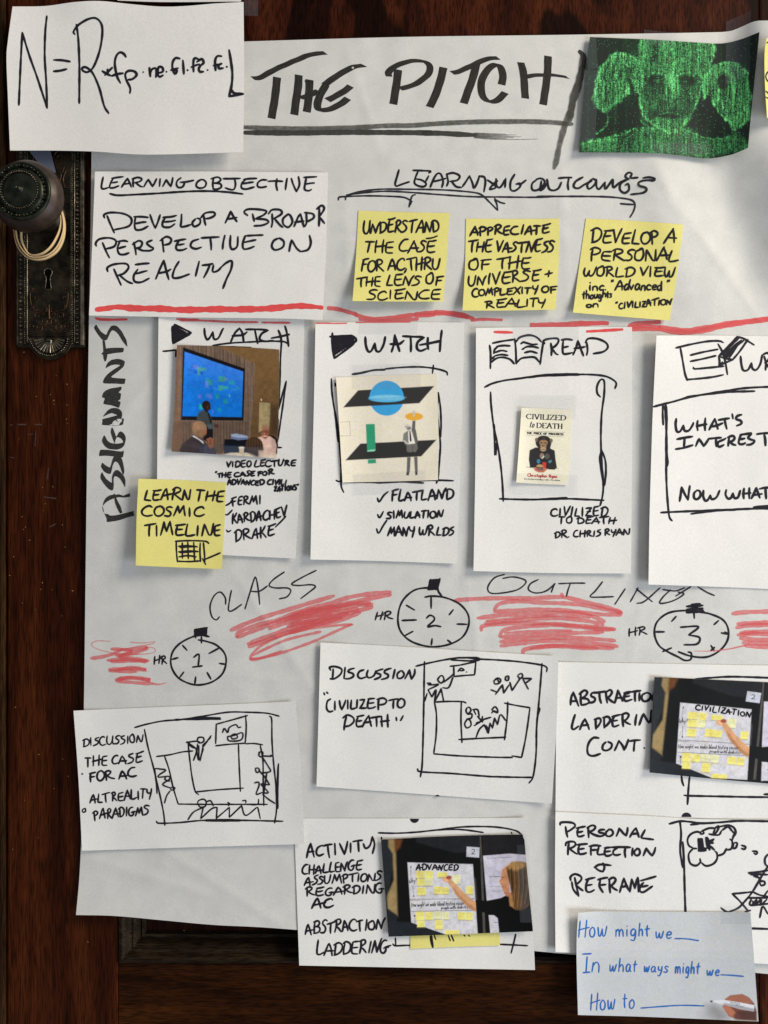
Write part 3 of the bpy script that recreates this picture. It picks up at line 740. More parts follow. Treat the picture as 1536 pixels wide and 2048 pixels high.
L_.append(tube('', wl(arc(102, 638, 14, 200, 340, 16), 3.5), 1.4*S, None, None))
for t_ in L_: tubes('scroll', [t_], M['copper'], lock)
# keyhole: flat black patch painted for the shade of the hole, with a raised rim
kh = ring(arc(99.5, 547.5, 8.2, 128, 412, 22)) + [(103.5, 561), (106, 581), (94, 581), (96, 561)]
def flat(name, outline, h, mat, parent):
    o = np.asarray(outline, float); c = o.mean(0); v = [[PX(c[0]), -h*.001, PZ(c[1])]]+[[PX(a), -h*.001, PZ(b)] for a, b in o]
    n = len(o); f = [(0, 1+i, 1+(i+1) % n) for i in range(n)]
    return mesh_np(name, np.array(v), np.array(f), mat, parent)
flat('keyhole', kh, 3.25, M['dark'], lock)
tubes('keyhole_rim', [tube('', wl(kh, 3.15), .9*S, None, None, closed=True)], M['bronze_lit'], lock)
# the knob on its neck
AX = (101.5, 434)
rose = lathe('rose', AX, [(33, 3.0), (32, 5.5), (27, 6.6), (25, 8.5), (19, 9.2), (17, 12)], M['bronze'], lock)
knob = lathe('knob', AX, [(17, 10), (16, 22), (19, 25), (34, 27.5), (52, 30.5), (63, 34), (66.5, 38), (65, 42.5), (60, 46), (54, 48.5)], M['copper'], lock, n=64)
knob.data.materials[0] = M['knobm']
cap = [(54, 48.4), (53.4, 49.6), (51, 50.6), (48.5, 50.2), (46.5, 49.2), (43.5, 49.0), (40.5, 50.4), (37, 51.8), (35.2, 51.6), (34, 50.6), (32.6, 50.9), (31.5, 51.5), (20, 52.3), (7, 52.6), (6, 53.2), (4.5, 54.6), (2, 55.4), (.01, 55.6)]
capo = lathe('knob_face', AX, cap, M['green'], knob, n=64)
capo.location = (0, 0, 0)

fix_off = np.array(lock.location)
def sub_mesh(o):
    co = np.empty(len(o.data.vertices)*3); o.data.vertices.foreach_get('co', co); co = co.reshape(-1, 3)
    return co
for o_ in (capo,):
    co = sub_mesh(o_); o_.data.vertices.foreach_set('co', (co-fix_off).ravel())
def knobballs(name, r, n, h, rad, mat, ph=0.0, sq=.9):
    pts = [(AX[0]+r*math.cos(2*math.pi*(i+ph)/n), AX[1]+r*math.sin(2*math.pi*(i+ph)/n), h, rad, sq) for i in range(n)]
    o = balls(name, pts, mat, knob); co = sub_mesh(o); o.data.vertices.foreach_set('co', (co-fix_off).ravel()); return o
o = knobballs('bead_ring', 34, 44, 51.6, 2.0, M['bronze_lit']); o['kind'] = 'stuff'
knobballs('lobe_ring', 46, 20, 49.6, 4.2, M['green'])
knobballs('stud_ring', 46, 20, 50.6, 1.5, M['bronze_lit'], ph=.5)
knobballs('centre_boss', 0.001, 1, 54.8, 3.6, M['bronze_lit'], sq=1.0)

# rubber bands hanging round the neck of the knob
m_, nt_, b_ = newmat('cream_rubber'); b_.inputs['Base Color'].default_value = (.56, .40, .21, 1); b_.inputs['Roughness'].default_value = .55
b_.inputs['Subsurface Weight'].default_value = .1; b_.inputs['Subsurface Radius'].default_value = (.002, .001, .0005)
def band(name, label, pts, hs, rad, group):
    n = 120
    p = cr(pts+[pts[0]], n)[:-1]; h = cr([(a, 0) for a in hs+[hs[0]]], n)[:-1, 0]
    w3 = P(p[:, 0], p[:, 1], h)
    v, f = tube('', w3, rad*S, None, None, n=8, closed=True, flat=2.3)
    o = mesh_np(name, v, f, m_, None, smooth=True)
    return tag(o, label, 'rubber band', group)
zz = lambda L: [(a/4.7625, 290+b/4.7625) for a, b in L]
G_ = 'cream rubber bands hanging on the door knob'
band('rubber_band', 'longest cream rubber band, the outer loop hanging under the door knob', zz([(300, 600), (150, 740), (143, 850), (175, 975), (250, 1062), (340, 1092), (440, 1080), (540, 1015), (598, 910), (616, 790), (603, 680), (560, 590), (450, 560)]), [16, 19, 22, 23, 23, 23, 22, 20, 18, 17, 16, 16, 16], 1.7, G_)
band('rubber_band', 'shorter cream rubber band, the inner loop hanging under the door knob', zz([(320, 590), (215, 730), (203, 830), (213, 930), (280, 1040), (390, 1040), (480, 975), (545, 870), (578, 770), (580, 680), (548, 600), (450, 570)]), [17, 20, 23, 24, 25, 26, 25, 22, 20, 19, 18, 17], 1.6, G_)
band('rubber_band', 'thin cream rubber band twisted between the outer and inner loops below the knob', zz([(310, 595), (170, 740), (155, 840), (190, 960), (270, 1055), (370, 1068), (470, 1040), (550, 960), (598, 840), (606, 740), (588, 650), (552, 596), (450, 566)]), [18, 21, 24, 25, 26, 24, 23, 22, 21, 20, 19, 19, 18], 1.2, G_)
# ------------------------------------------------------------------ the large sheet
big = Sheet('paper_sheet', 'large grey-white poster sheet headed THE PITCH, on the door under all the cards', 'poster sheet', M['big'],
    top=[(184, 92), (487, 83), (800, 74), (1100, 70), (1290, 67), (1400, 65), (1455, 63), (1480, 55), (1508, 43), (1536, 41), (1660, 40)],
    right=[(1660, 40), (1662, 1000), (1665, 1960)],
    bottom=[(152, 1830), (230, 1832), (330, 1841), (430, 1850), (596, 1860), (1100, 1905), (1536, 1948), (1665, 1958)],
    left=[(184, 92), (183, 310), (178, 640), (173, 1000), (168, 1400), (163, 1650), (159, 1750), (152, 1830)], base=0, rough=0, cell=8, thick=.15)
bigS = H_big
def part(ink, name, mat, sheet, **kw): return ink.build(name, mat, sheet.h if isinstance(sheet, Sheet) else sheet, sheet.o if isinstance(sheet, Sheet) else big.o, **kw)

# THE PITCH, chisel marker
i1 = Ink(); nb = (12, 12.5, 3.6)
draw(i1, 'TP', "56,212 90,208 150,175 240,135 310,108 375,100", 6, nib=(12, 9, 5.5))
draw(i1, 'TP', "163,207 158,260 150,320 138,388; 258,197 255,250 246,310 238,372; 300,222 303,232; 305,218 304,260 300,310 293,360; 262,298 300,288 345,266;"
     "372,240 420,205 490,165 544,154", 6, nib=nb)
draw(i1, 'TP', "378,240 350,290 340,330 352,352 400,345 440,325 474,300; 384,308 420,290 460,266 486,246", 6, nib=(14, 10, 5.5))
part(i1, 'handwriting', M['ink_title'], big)
i1 = Ink()
draw(i1, 'TP', "694,174 688,230 680,280 673,326; 893,164 880,220 856,290 832,338; 1038,148 1022,210 1000,270 982,322", 6, nib=nb)
draw(i1, 'TP', "655,204 652,186 680,160 740,138 800,136 832,156 828,190 790,225 750,245 702,258; 930,188 960,182 1020,155 1080,128 1134,122", 6, nib=(14, 9, 5.0))
draw(i1, 'TP', "1148,240 1154,200 1140,158 1112,154 1075,190 1058,240 1066,290 1092,314 1130,308 1164,274", 6, nib=(14, 11, 4.5))
draw(i1, 'TP', "1232,142 1244,190 1252,300; 1352,114 1350,180 1342,250 1330,328; 1246,206 1300,198 1380,198 1438,208", 6, nib=(12, 11, 4.4))
part(i1, 'handwriting', M['ink_title'], big)
i1 = Ink()
lo = [tuple(zm('UA', q)) for q in parse("36,142 400,146 700,142 1000,140 1536,144")[0]] + [tuple(zm('UB', q)) for q in parse("100,196 250,198 400,206 560,214")[0]]
i1.stroke(lo, 10.6, wob=.05, taper=.1)
draw(i1, 'TP', "1490,94 1505,112 1508,150 1492,180", 10)
part(i1, 'underline_stroke', M['ink_dry'], big)
i1 = Ink()
pu = [tuple(zm('UA', q)) for q in parse("30,98 300,108 560,110 800,105 1000,97 1200,86")[0]] + [tuple(zm('UB', q)) for q in parse("0,132 200,118 400,107 600,100 800,98 1000,98 1200,104 1385,120")[0]]
i1.stroke(pu, 9.6, wob=.04, taper=.1)
part(i1, 'underline_stroke', M['ink_drier'], big, z0=.26)
i1 = Ink()
for k_ in range(7):
    y_ = 196+k_*6.6; i1.stroke([tuple(zm('UB', q)) for q in ((548, y_), (700, y_+5+k_), (820+(k_*97) % 160, y_+9+k_))] + ([tuple(zm('UB', (1090, 247)))] if k_ == 6 else []), 1.9, w2=.7)
part(i1, 'underline_stroke', M['ink_drier'], big, z0=.2)
i1 = Ink()
draw(i1, 'TP', "1508,110 1500,180 1480,260 1455,340 1448,395; 1500,175 1482,240 1462,300 1455,380", 14, w2=13)
draw(i1, 'TP', "1445,360 1420,440 1402,510 1390,570 1380,606", 12, w2=10)
part(i1, 'slash_stroke', M['ink_drier'], big, z0=.4)

# LEARNING OUTCOMES and arrows
i1 = Ink()
draw(i1, 'OC', "482,68 470,110 455,165 465,182 500,170 554,152; 580,72 640,74 704,78 690,90; 615,80 598,120 590,160 615,180 655,186 672,165 640,140 600,132; 690,110 668,150;"
     "700,190 725,130 750,95 775,100 790,150 782,190; 712,152 760,142 810,128; 815,96 825,150 815,182; 812,100 860,90 905,110 890,140 838,150; 850,150 880,185 918,192;"
     "925,186 950,150 975,110; 975,112 995,160 1005,196 1025,165 1045,110; 1040,112 1078,120 1085,160 1075,222; 1100,140 1130,160 1160,190 1115,205 1140,170 1170,145;"
     "1160,130 1165,180 1190,190 1225,135; 1228,128 1222,190; 1290,100 1262,150 1262,205 1290,215 1325,190 1330,165 1300,168; 1325,175 1370,140;"
     "1440,140 1412,165 1412,205 1440,212 1480,190 1500,150 1475,128 1440,135", 4.4)
draw(i1, 'O2', "10,140 5,180 0,205 25,190 50,150; 48,130 60,190 90,205 125,190 145,150; 125,122 180,118 215,118; 195,120 188,165 192,200; 290,115 240,145 228,180 260,190 300,165 350,140;"
     "350,130 320,165 330,195 365,170 378,140 358,125; 380,130 382,180 400,195 440,150; 438,150 440,195 470,160 490,130; 492,130 495,185 540,150 590,130;"
     "600,130 575,110 595,85 620,92 610,120 660,118; 590,130 545,160 540,200 570,222 600,200 595,160 575,170; 694,121 735,116 773,125 765,138 730,136 690,140 664,154 672,174 712,186 718,204 690,222 612,232", 4.6)
part(i1, 'handwriting', M['ink'], big)
i1 = Ink()
draw(i1, 'OC', "58,280 62,262 90,256 250,250 430,254 520,262 575,290; 108,278 118,250 200,222 350,204 520,204 700,206 850,212 1000,226 1060,244 1110,290 1150,330 1168,350;"
     "115,244 260,226 400,218 560,226 800,244 1000,256 1200,258 1400,260 1536,258; 598,242 575,250 560,290 552,328; 570,290 552,325; 1150,266 1165,310 1172,352; 1168,310 1150,275 1190,296 1222,304", 3.6)
draw(i1, 'O2', "-20,245 120,245 300,245 450,248 560,258 620,272 640,300 630,345 606,386; 542,294 590,298 640,300", 3.9)
part(i1, 'arrow_drawing', M['ink_thin'], big)

# ASSIGNMENTS written sideways, chisel marker
i1 = Ink()
for z_, L in (
    ('SA', '78,155 122,88 160,150 220,230 315,290 345,225 385,155 420,115 480,105 540,130 620,220 690,350 712,390 730,510 720,515 640,420 560,290 500,225 440,200 400,240 360,330 330,385 280,400 240,385 160,290'),
    ('SA', '244,410 265,395 290,410 300,470 312,550 340,670 330,740 312,800 285,805 262,740 255,680 225,665 235,640 258,620 255,520'),
    ('SA', '302,560 400,545 520,540 655,545 655,600 640,628 480,645 335,670 300,640'),
    ('SA', '305,940 320,880 360,820 430,775 540,758 610,770 678,805 670,870 645,920 540,1010 410,1112 540,1135 690,1145 685,1190 668,1248 500,1240 300,1238 255,1220 260,1180 290,1120 340,1060 440,980 590,885 520,868 430,878 350,915'),
    ('SA', '235,1505 255,1430 300,1380 400,1335 530,1315 615,1300 608,1360 560,1412 605,1435 600,1490 590,1550 545,1575 596,1595 590,1640 565,1712 500,1690 400,1660 262,1635 290,1530'),
    ('SA', '255,1885 290,1830 350,1760 420,1720 500,1715 570,1735 620,1790 628,1850 610,1930 560,1880 500,1840 420,1815 340,1845'),
    ('SA', '245,1935 380,1900 540,1860 600,1925 662,1920 655,1980 635,2045 500,2060 400,2055 240,2045 245,1980'),
    ('SB', '282,298 245,360 240,430 290,510 360,560 460,575 540,575 620,545 670,490 698,380 690,310 650,250 600,220 560,245 530,300 512,325 470,210 436,145 415,175 405,240 430,330 480,455 495,400 520,340 550,335 600,355 645,410 640,440 560,460 480,460 400,445 340,400'),
    ('SB', '180,700 190,610 210,580 320,580 450,595 560,610 635,612 640,595 660,605 655,670 640,725 600,730 460,710 300,695'),
    ('SB', '470,710 610,735 650,860 672,1000 650,1070 620,1010 590,920 550,840 500,808 465,840 440,900 425,980 400,1050 350,1045 280,1010 230,940 215,900 240,832 300,880 385,925 410,880 430,800'),
    ('SB', '205,1130 210,1060 240,1015 260,1060 320,1150 425,1225 428,1130 445,1050 490,985 540,975 590,1010 660,1090 692,1180 685,1310 650,1250 590,1150 520,1100 480,1100 460,1150 465,1270 455,1350 430,1375 370,1350 300,1280 240,1200'),
    ('SB', '250,1680 265,1600 310,1520 380,1470 455,1455 470,1430 490,1455 570,1450 650,1475 700,1455 775,1430 780,1490 740,1505 650,1512 560,1505 480,1525 400,1555 320,1600 270,1650'),
    ('SB', '475,1520 510,1515 540,1580 600,1690 620,1770 632,1800 600,1825 570,1800 520,1700 490,1620'),
    ('SB', '272,1805 300,1835 340,1830 400,1865 520,1855 650,1825 850,1775 850,1810 865,1865 760,1890 620,1940 500,1970 420,1980 350,1990 325,1975 325,1920'),
): i1.outline([tuple(zm(z_, q)) for q in parse(L)[0]])
draw(i1, 'SB', '245,1695 255,1740 268,1790', 1.6)
part(i1, 'handwriting', M['ink_side'], big)

# CLASS OUTLINE
i1 = Ink()
draw(i1, 'CL', "686,192 684,160 660,132 630,150 610,200 618,250 640,268 656,252; 714,124 705,170 700,220 720,222 764,192; 780,215 800,150 826,66 835,66 845,120 852,192; 806,128 850,128 890,102;"
     "972,34 920,70 898,100 930,112 985,112 1004,126 985,155 948,165; 1128,26 1060,60 1008,92 1040,100 1100,96 1124,106 1090,135 1052,164", 3.2)
draw(i1, 'OL', "520,36 480,50 455,85 465,108 510,108 570,95 602,68 590,54 550,46 512,52; 650,56 620,72 612,95 640,108 680,100 715,72; 712,72 700,105; 728,72 780,70 830,70; 774,70 765,95 758,122;"
     "898,64 870,100 850,122 890,124 940,122; 985,92 945,152; 1035,88 1005,142; 1030,148 1060,140 1120,88; 1028,92 1090,142; 1130,95 1180,100 1215,88; 1160,96 1130,125 1120,148 1170,138 1212,112 1190,105; 1265,84 1300,105 1330,118;"
     "1238,84 1180,120", 3.1)
part(i1, 'handwriting', M['ink_thin'], big)
# stopwatches
def clock(z, txt, wd):
    i = Ink(); draw(i, z, txt, wd); return i
i1 = clock('CL', "600,350 570,342 520,352 460,385 425,430 420,490 450,545 500,575 555,585 620,570 670,530 688,475 680,430 640,390 590,372 552,365;"
     "568,350 568,380; 476,392 498,416; 604,432 656,404; 426,460 454,452; 656,480 684,484; 482,522 462,548; 540,545 536,578; 596,525 614,556; 530,450 556,436 552,494; 524,498 572,492", 4)
part(i1, 'stopwatch_drawing', M['ink'], big)
i1 = Ink()
for a in range(6): draw(i1, 'CL', f"534,{318+a*5} 594,{306+a*6}", 4)
draw(i1, 'CL', "534,320 540,356; 594,306 588,345; 534,316 598,306; 606,350 588,342", 4)
part(i1, 'stopwatch_button', M['ink'], big); i1 = Ink()
for a in range(8): draw(i1, 'OL', f"{230-a},{60+a*5} {266-a},{56+a*5}", 4)
draw(i1, 'OL', "234,56 228,96; 270,52 262,94 278,122", 4.4)
part(i1, 'stopwatch_button', M['ink'], big); i1 = Ink()
for a in range(3): draw(i1, 'OL', f"1222,{160+a*12} 1285,{156+a*11} ", 5)
draw(i1, 'OL', "1240,152 1275,150; 1262,160 1222,182 1286,178 1246,160; 1240,168 1272,170; 1250,180 1252,206", 4.4)
part(i1, 'stopwatch_button', M['ink'], big)
i1 = clock('OL', "262,95 225,88 170,98 125,140 108,200 118,255 160,295 230,315 300,308 355,280 380,235 378,190 345,150 290,126 240,120 212,124;"
     "236,122 236,168; 140,155 172,174; 322,172 306,192; 124,214 180,212; 336,228 374,229; 166,256 136,272; 240,284 237,308; 300,290 316,303; 218,205 232,194 248,202 246,215 222,238 250,234 274,238", 4)
part(i1, 'stopwatch_drawing', M['ink'], big)
i1 = clock('OL', "1290,180 1210,176 1150,186 1108,220 1098,265 1115,310 1150,335 1190,355 1215,368 1238,364 1240,340 1228,336; 1190,335 1240,352 1300,355 1350,330 1380,290 1382,245 1360,210 1310,188 1270,182;"
     "1182,198 1164,218; 1346,214 1328,230; 1102,258 1136,258; 1356,262 1382,266 1370,258; 1164,320 1130,334; 1316,310 1328,330; 1330,318 1316,330; 1198,240 1268,238 1230,270; 1230,270 1272,280 1262,305 1212,308", 4.2)
part(i1, 'stopwatch_drawing', M['ink'], big)
for L in (('CL', 'HR', 334, 486, 400, 476, 42, 3.4), ('CL', 'HR', 1412, 270, 1496, 268, 42, 3.4), ('OL', 'HR', 996, 276, 1070, 264, 34, 3.4)):
    i1 = Ink(); write(i1, *L, slant=.2); part(i1, 'handwriting', M['ink'], big)

# red highlighter-like scribbles between the stopwatches
i1 = Ink()
draw(i1, 'CL', "30,455 70,450 130,436 180,412; 130,410 220,412 305,404 240,430 150,440; 180,412 230,422 160,446; 110,465 200,460 300,470 240,455 170,450; 130,470 310,466;"
     "118,510 200,505 300,512 230,500 150,515; 120,516 250,520; 150,560 210,550 320,562 240,548 160,556; 155,565 260,575 330,578", 7.5, w2=7)
draw(i1, 'CL', "330,578 360,582 398,574", 5, w2=1.5)
draw(i1, 'CL', "125,372 60,370 32,385 50,405 115,425 180,435 280,435 340,425 335,405 290,398; 220,376 280,380 340,374 320,386 240,400 190,410", 1.6)
part(i1, 'red_scribble', M['red_scribble'], big)
i1 = Ink()
draw(i1, 'CL', "712,318 800,280 900,245 1000,215 1080,190 1150,170 1215,150; 740,350 755,325 850,290 950,265 1050,225 1200,185 1300,155 1400,140 1490,132; 1490,145 1380,165 1250,195 1100,230 960,270 850,310 745,352;"
     "795,385 900,345 1000,310 1100,285 1250,245 1400,205; 800,398 930,350 1080,300 1240,270 1340,232; 1400,192 1300,200 1150,235 1000,275 900,310; 1000,250 1150,220 1300,190 1390,185; 1000,262 1160,240 1330,215;"
     "1010,285 1140,268 1280,235; 990,300 1100,270 1200,240; 1020,240 1100,220 1220,200; 1000,330 1180,275 1250,258", 9)
draw(i1, 'CL', "1305,290 1220,295 1100,310 960,345 850,400 808,460 900,445 1000,415 1120,370 1220,325 1300,290; 808,458 870,450 960,420; 820,440 900,400 1000,360 1150,325", 5.5)
part(i1, 'red_scribble', M['red_scribble'], big)
i1 = Ink()
draw(i1, 'OL', "330,136 420,130 520,128 620,128 740,124 820,140 900,160 970,180; 740,112 745,124; 480,172 500,150 560,140 660,145 780,150 880,165 970,188 880,190 760,176 640,172 480,180; 415,205 500,195 640,188 760,184 850,196 905,218;"
     "445,226 560,215 700,205 830,215 900,230; 430,252 440,235 540,225 680,226 820,236 945,248; 500,275 520,250 600,238 720,232 860,245 940,250; 505,278 640,268 800,262 900,258;"
     "505,296 620,284 760,280 870,286 945,292; 505,312 600,300 720,292 860,302 955,314; 620,322 740,310 860,316 940,322; 590,344 600,326 680,312 800,318 880,322", 8.5)
draw(i1, 'OL', "450,215 600,202 720,196 850,204; 520,262 660,254 780,252", 5)
part(i1, 'red_scribble', M['red_scribble'], big)
i1 = Ink()
draw(i1, 'OL', "1400,188 1450,182 1540,180 1640,180; 1420,228 1480,224 1560,222 1640,220; 1415,242 1480,232 1640,232; 1420,270 1480,264 1540,268 1640,266; 1430,282 1500,288 1640,286; 1440,300 1500,302 1640,304; 1450,312 1540,316 1640,314; 1430,262 1640,250", 9)
draw(i1, 'OL', "1450,310 1380,325 1310,332 1250,332", 3.5, w2=1.5)
part(i1, 'red_scribble', M['red_scribble'], big)
# red rule across the big sheet
i1 = Ink()
draw(i1, 'O2', "606,1146 612,1112 700,1098 806,1092; 612,1128 720,1120 806,1130; 806,1140 880,1156 980,1160 1080,1152 1200,1125 1330,1100 1450,1085 1536,1072 1800,1050; 806,1122 900,1140 1000,1148 1100,1134 1250,1106 1400,1086 1536,1070; 620,1140 700,1138 800,1142", 10.5, taper=.05)
draw(i1, 'O2', "-60,1118 30,1118 150,1112 300,1104 456,1102; -60,1106 100,1108 250,1100 400,1096 456,1098; -60,1128 60,1130 160,1126 240,1118", 9, taper=.05)
draw(i1, 'OC', "-10,1034 50,1040 110,1056 180,1076; 180,1082 280,1108 340,1114 450,1100 600,1078; 600,1074 730,1066; 600,1086 730,1080; 736,1060 830,1066 920,1080 1000,1108; 740,1072 850,1076 960,1100; 210,1112 400,1120 610,1110", 10.5, taper=.05)
draw(i1, 'OC', "990,1120 1060,1112 1200,1116", 7, taper=.05)
part(i1, 'red_rule', M['red_soft'], big)
i1 = Ink()
draw(i1, 'W1', "100,52 130,60 200,62 300,60", 5)
part(i1, 'red_rule', M['red'], big)

# ------------------------------------------------------------------ cards and notes
GC = 'white cards in the assignments row'
GH = 'white cards under the stopwatches'
GY = 'yellow sticky notes on the poster'
def cornerlift(**k): return k

watch1 = Sheet('index_card', 'white card headed WATCH with a lecture photo and VIDEO LECTURE notes', 'card', M['card'],
    top=[(317, 628), (460, 630), (609, 634)], right=[(609, 634), (602, 900), (591, 1117)], bottom=[(313, 1100), (447, 1110), (591, 1117)],
    left=[(317, 628), (315, 860), (313, 1100)], base=.5, lift={'l': (3.6, 130), 'b': (1.5, 120), 'r': (1.2, 60)}, seed=2, group=GC)
i1 = Ink()
draw(i1, 'W1', "796,118 800,160 815,190 835,170 850,140; 850,140 858,185 885,180 910,130 918,118; 965,205 990,150 1022,116; 1022,116 1040,150 1048,205; 975,165 1040,160 1070,140; 1060,124 1140,124 1200,128; 1120,128 1128,170 1138,214;"
     "1205,130 1165,150 1150,185 1180,200 1240,196; 1270,130 1285,170 1290,220; 1312,102 1325,150 1335,232; 1225,180 1280,170 1340,156", 4.6)
part(i1, 'handwriting', M['ink'], watch1)
i1 = Ink(); 
draw(i1, 'W1', "590,105 592,160 595,215; 605,92 650,115 712,145; 595,215 640,190 712,146", 4.4)
for a in range(13): draw(i1, 'W1', f"592,{105+a*8} {min(705,622+ (a if a<7 else 13-a)*13)},{112+a*7}", 3.8)
draw(i1, 'W1', "600,98 625,104; 598,120 640,110; 690,135 705,150", 4)
part(i1, 'play_symbol', M['ink'], watch1)
i1 = Ink()
draw(i1, 'W1', "530,264 560,262 615,256; 615,258 612,300; 840,232 960,236 1095,240; 850,226 960,212 1060,206 1200,200 1300,202 1330,216; 1290,206 1284,300 1280,450 1275,560 1270,640; 1320,455 1300,600 1280,740 1262,850; 1318,460 1285,580 1270,640;"
     "1262,850 1264,878; 1266,880 1290,880; 1270,700 1258,830 1262,870", 3.6)
part(i1, 'frame_drawing', M['ink'], watch1)
for L in (('VIDEO LECTURE', 936, 1006, 1380, 996, 42, 4.0), ('"THE CASE FOR', 862, 1072, 1240, 1056, 32, 4.0), ('ADVANCED CIVILI', 944, 1120, 1320, 1118, 34, 4.0),
          ('ZATIONS"', 1242, 1162, 1398, 1150, 34, 4.2), ('FERMI', 972, 1254, 1160, 1238, 56, 4.0), ('KARDACHEV', 972, 1368, 1326, 1322, 62, 4.0), ('DRAKE', 990, 1482, 1244, 1444, 68, 4.0)):
    i1 = Ink(); write(i1, 'W1', *L, slant=.12); part(i1, 'handwriting', M['ink'], watch1)
i1 = Ink(); draw(i1, 'W1', "932,1252 960,1236 975,1214; 932,1308 945,1310 975,1280; 938,1408 948,1420 966,1410; 1250,1390 1290,1350 1318,1320", 3.6); part(i1, 'check_marks', M['ink'], watch1)
i1 = Ink(); draw(i1, 'W1', "640,66 800,68 960,76 1140,78; 620,58 760,62; 1165,80 1345,82", 4.4); part(i1, 'red_rule', M['red_soft'], watch1)

watch2 = Sheet('index_card', 'white card headed WATCH with a blue sphere print and FLATLAND, SIMULATION, MANY WRLDS notes', 'card', M['card'],
    top=[(631, 645), (780, 644), (929, 645)], right=[(929, 645), (922, 900), (913.5, 1127.5)], bottom=[(621, 1119), (760, 1122), (913.5, 1127.5)],
    left=[(631, 645), (628, 800), (624, 960), (621, 1119)], base=.5, lift={'l': (4.4, 120), 'b': (1.2, 90), 'r': (1.0, 70)}, seed=3, group=GC)
i1 = Ink(); draw(i1, 'W2', "475,212 480,280 500,328 525,318 550,262; 550,262 560,318 590,325 620,270 632,212; 682,330 700,270 708,196; 708,196 725,260 745,325; 672,268 740,268 780,240; 770,206 850,210 930,212; 832,212 835,270 834,328;"
     "940,216 890,250 882,300 910,322 955,305; 968,218 966,270 972,310; 1078,160 1068,240 1062,326; 905,275 980,262 1072,242", 5.2)
part(i1, 'handwriting', M['ink'], watch2)
i1 = Ink(); draw(i1, 'W2', "196,210 260,208 370,200; 216,182 215,280 232,380; 232,380 300,330 370,275 400,240; 370,200 400,225 400,248 380,246", 5)
for a in range(14):
    y = 212+a*11; draw(i1, 'W2', f"222,{y} {min(385, 395-max(0,a-4)*17)},{y-6}", 4.4)
part(i1, 'play_symbol', M['ink'], watch2)
i1 = Ink(); draw(i1, 'W2', "372,506 440,496 540,474 630,470", 4.6); draw(i1, 'W2', "630,464 760,452 900,448 1020,460 1110,485 1122,512; 1012,434 1004,498; 208,540 212,640 228,760 250,880 268,1000 275,1100 285,1250 285,1380 305,1436; 238,576 240,600; 234,790 246,900 262,1040; 245,1340 270,1350 400,1354 620,1358 800,1350 1000,1340 1170,1344; 560,1362 740,1352 935,1362;"
     "1050,650 1042,780 1050,900 1066,1040 1062,1150 1050,1300 1036,1364; 1050,655 1066,760 1072,900 1068,1000", 3.9)
part(i1, 'frame_drawing', M['ink'], watch2)
for L in (('FLATLAND', 676, 1502, 1168, 1490, 84, 4.4), ('SIMULATION', 640, 1640, 1080, 1632, 58, 4.2), ('MANY WRLDS', 650, 1780, 1172, 1772, 72, 4.2)):
    i1 = Ink(); write(i1, 'W2', *L, slant=.1); part(i1, 'handwriting', M['ink'], watch2)
i1 = Ink(); draw(i1, 'W2', "570,1480 585,1510 620,1460 655,1430; 572,1610 588,1636 618,1586; 564,1722 580,1758 615,1700 645,1655", 4); part(i1, 'check_marks', M['ink'], watch2)
i1 = Ink(); draw(i1, 'W2', "85,104 160,104 240,106 330,104; 400,98 600,96 830,94", 3.0); part(i1, 'red_rule', M['red_soft'], watch2)

read = Sheet('index_card', 'white card headed READ with an open book sketch and a small book cover', 'card', M['card'],
    top=[(952, 656), (1100, 654), (1264, 654)], right=[(1264, 654), (1264, 900), (1262, 1147)], bottom=[(947, 1142), (1100, 1146), (1262, 1147)],
    left=[(952, 656), (951, 900), (947, 1142)], base=.5, lift={'l': (3.4, 120), 'b': (1.4, 110), 'r': (1.6, 90)}, seed=4, group=GC)
i1 = Ink(); draw(i1, 'RD', "690,186 696,240 694,284; 640,190 632,165 680,150 740,148 752,170 730,205 695,228; 700,230 730,270 748,278; 790,165 785,220 790,270 830,270 862,262; 775,160 820,154 862,160; 785,222 830,212;"
     "868,280 890,230 908,166; 908,166 930,230 952,288; 878,228 930,222 965,215; 978,180 985,240 978,282; 968,182 990,150 1060,150 1130,180 1148,220 1110,255 1032,270", 4.6); part(i1, 'handwriting', M['ink'], read)
i1 = Ink(); draw(i1, 'RD', "198,202 206,270 204,390; 222,186 300,170 398,156; 400,150 408,230 412,352; 408,180 440,140 510,122 570,135 616,176; 632,165 618,250 604,356; 204,345 250,310 300,300 360,315 396,352; 414,346 450,310 500,300 560,300 600,340;"
     "255,212 310,205 362,208; 262,216 240,235 232,268; 240,262 290,245 338,252; 240,288 290,278 345,284; 240,290 215,312; 450,190 470,178 500,186 540,196 582,194; 490,182 520,192; 470,228 500,214 550,214 590,224; 480,262 530,252 580,266; 475,228 460,236", 4.4)
part(i1, 'book_drawing', M['ink'], read)
i1 = Ink(); draw(i1, 'RD', "158,540 220,510 320,485 450,468 600,445 780,434 920,436; 500,462 640,448 780,444 925,440; 920,436 1040,440 1130,452 1190,480 1216,510 1205,550; 206,578 210,680 232,860 262,1000 285,1150 300,1300 308,1456; 234,840 238,960 244,1088 256,980;"
     "278,1436 400,1440 560,1442 820,1436 980,1442 1116,1448; 530,1444 680,1436 820,1426; 1088,618 1064,590 1060,540 1080,490 1104,476 1120,500 1118,600 1098,760 1092,960 1100,1150 1112,1320 1104,1420 1086,1490; 1100,1050 1084,1110 1098,1230 1120,1328; 1100,1050 1128,1130 1132,1230 1122,1328", 4.2)
part(i1, 'frame_drawing', M['ink'], read)
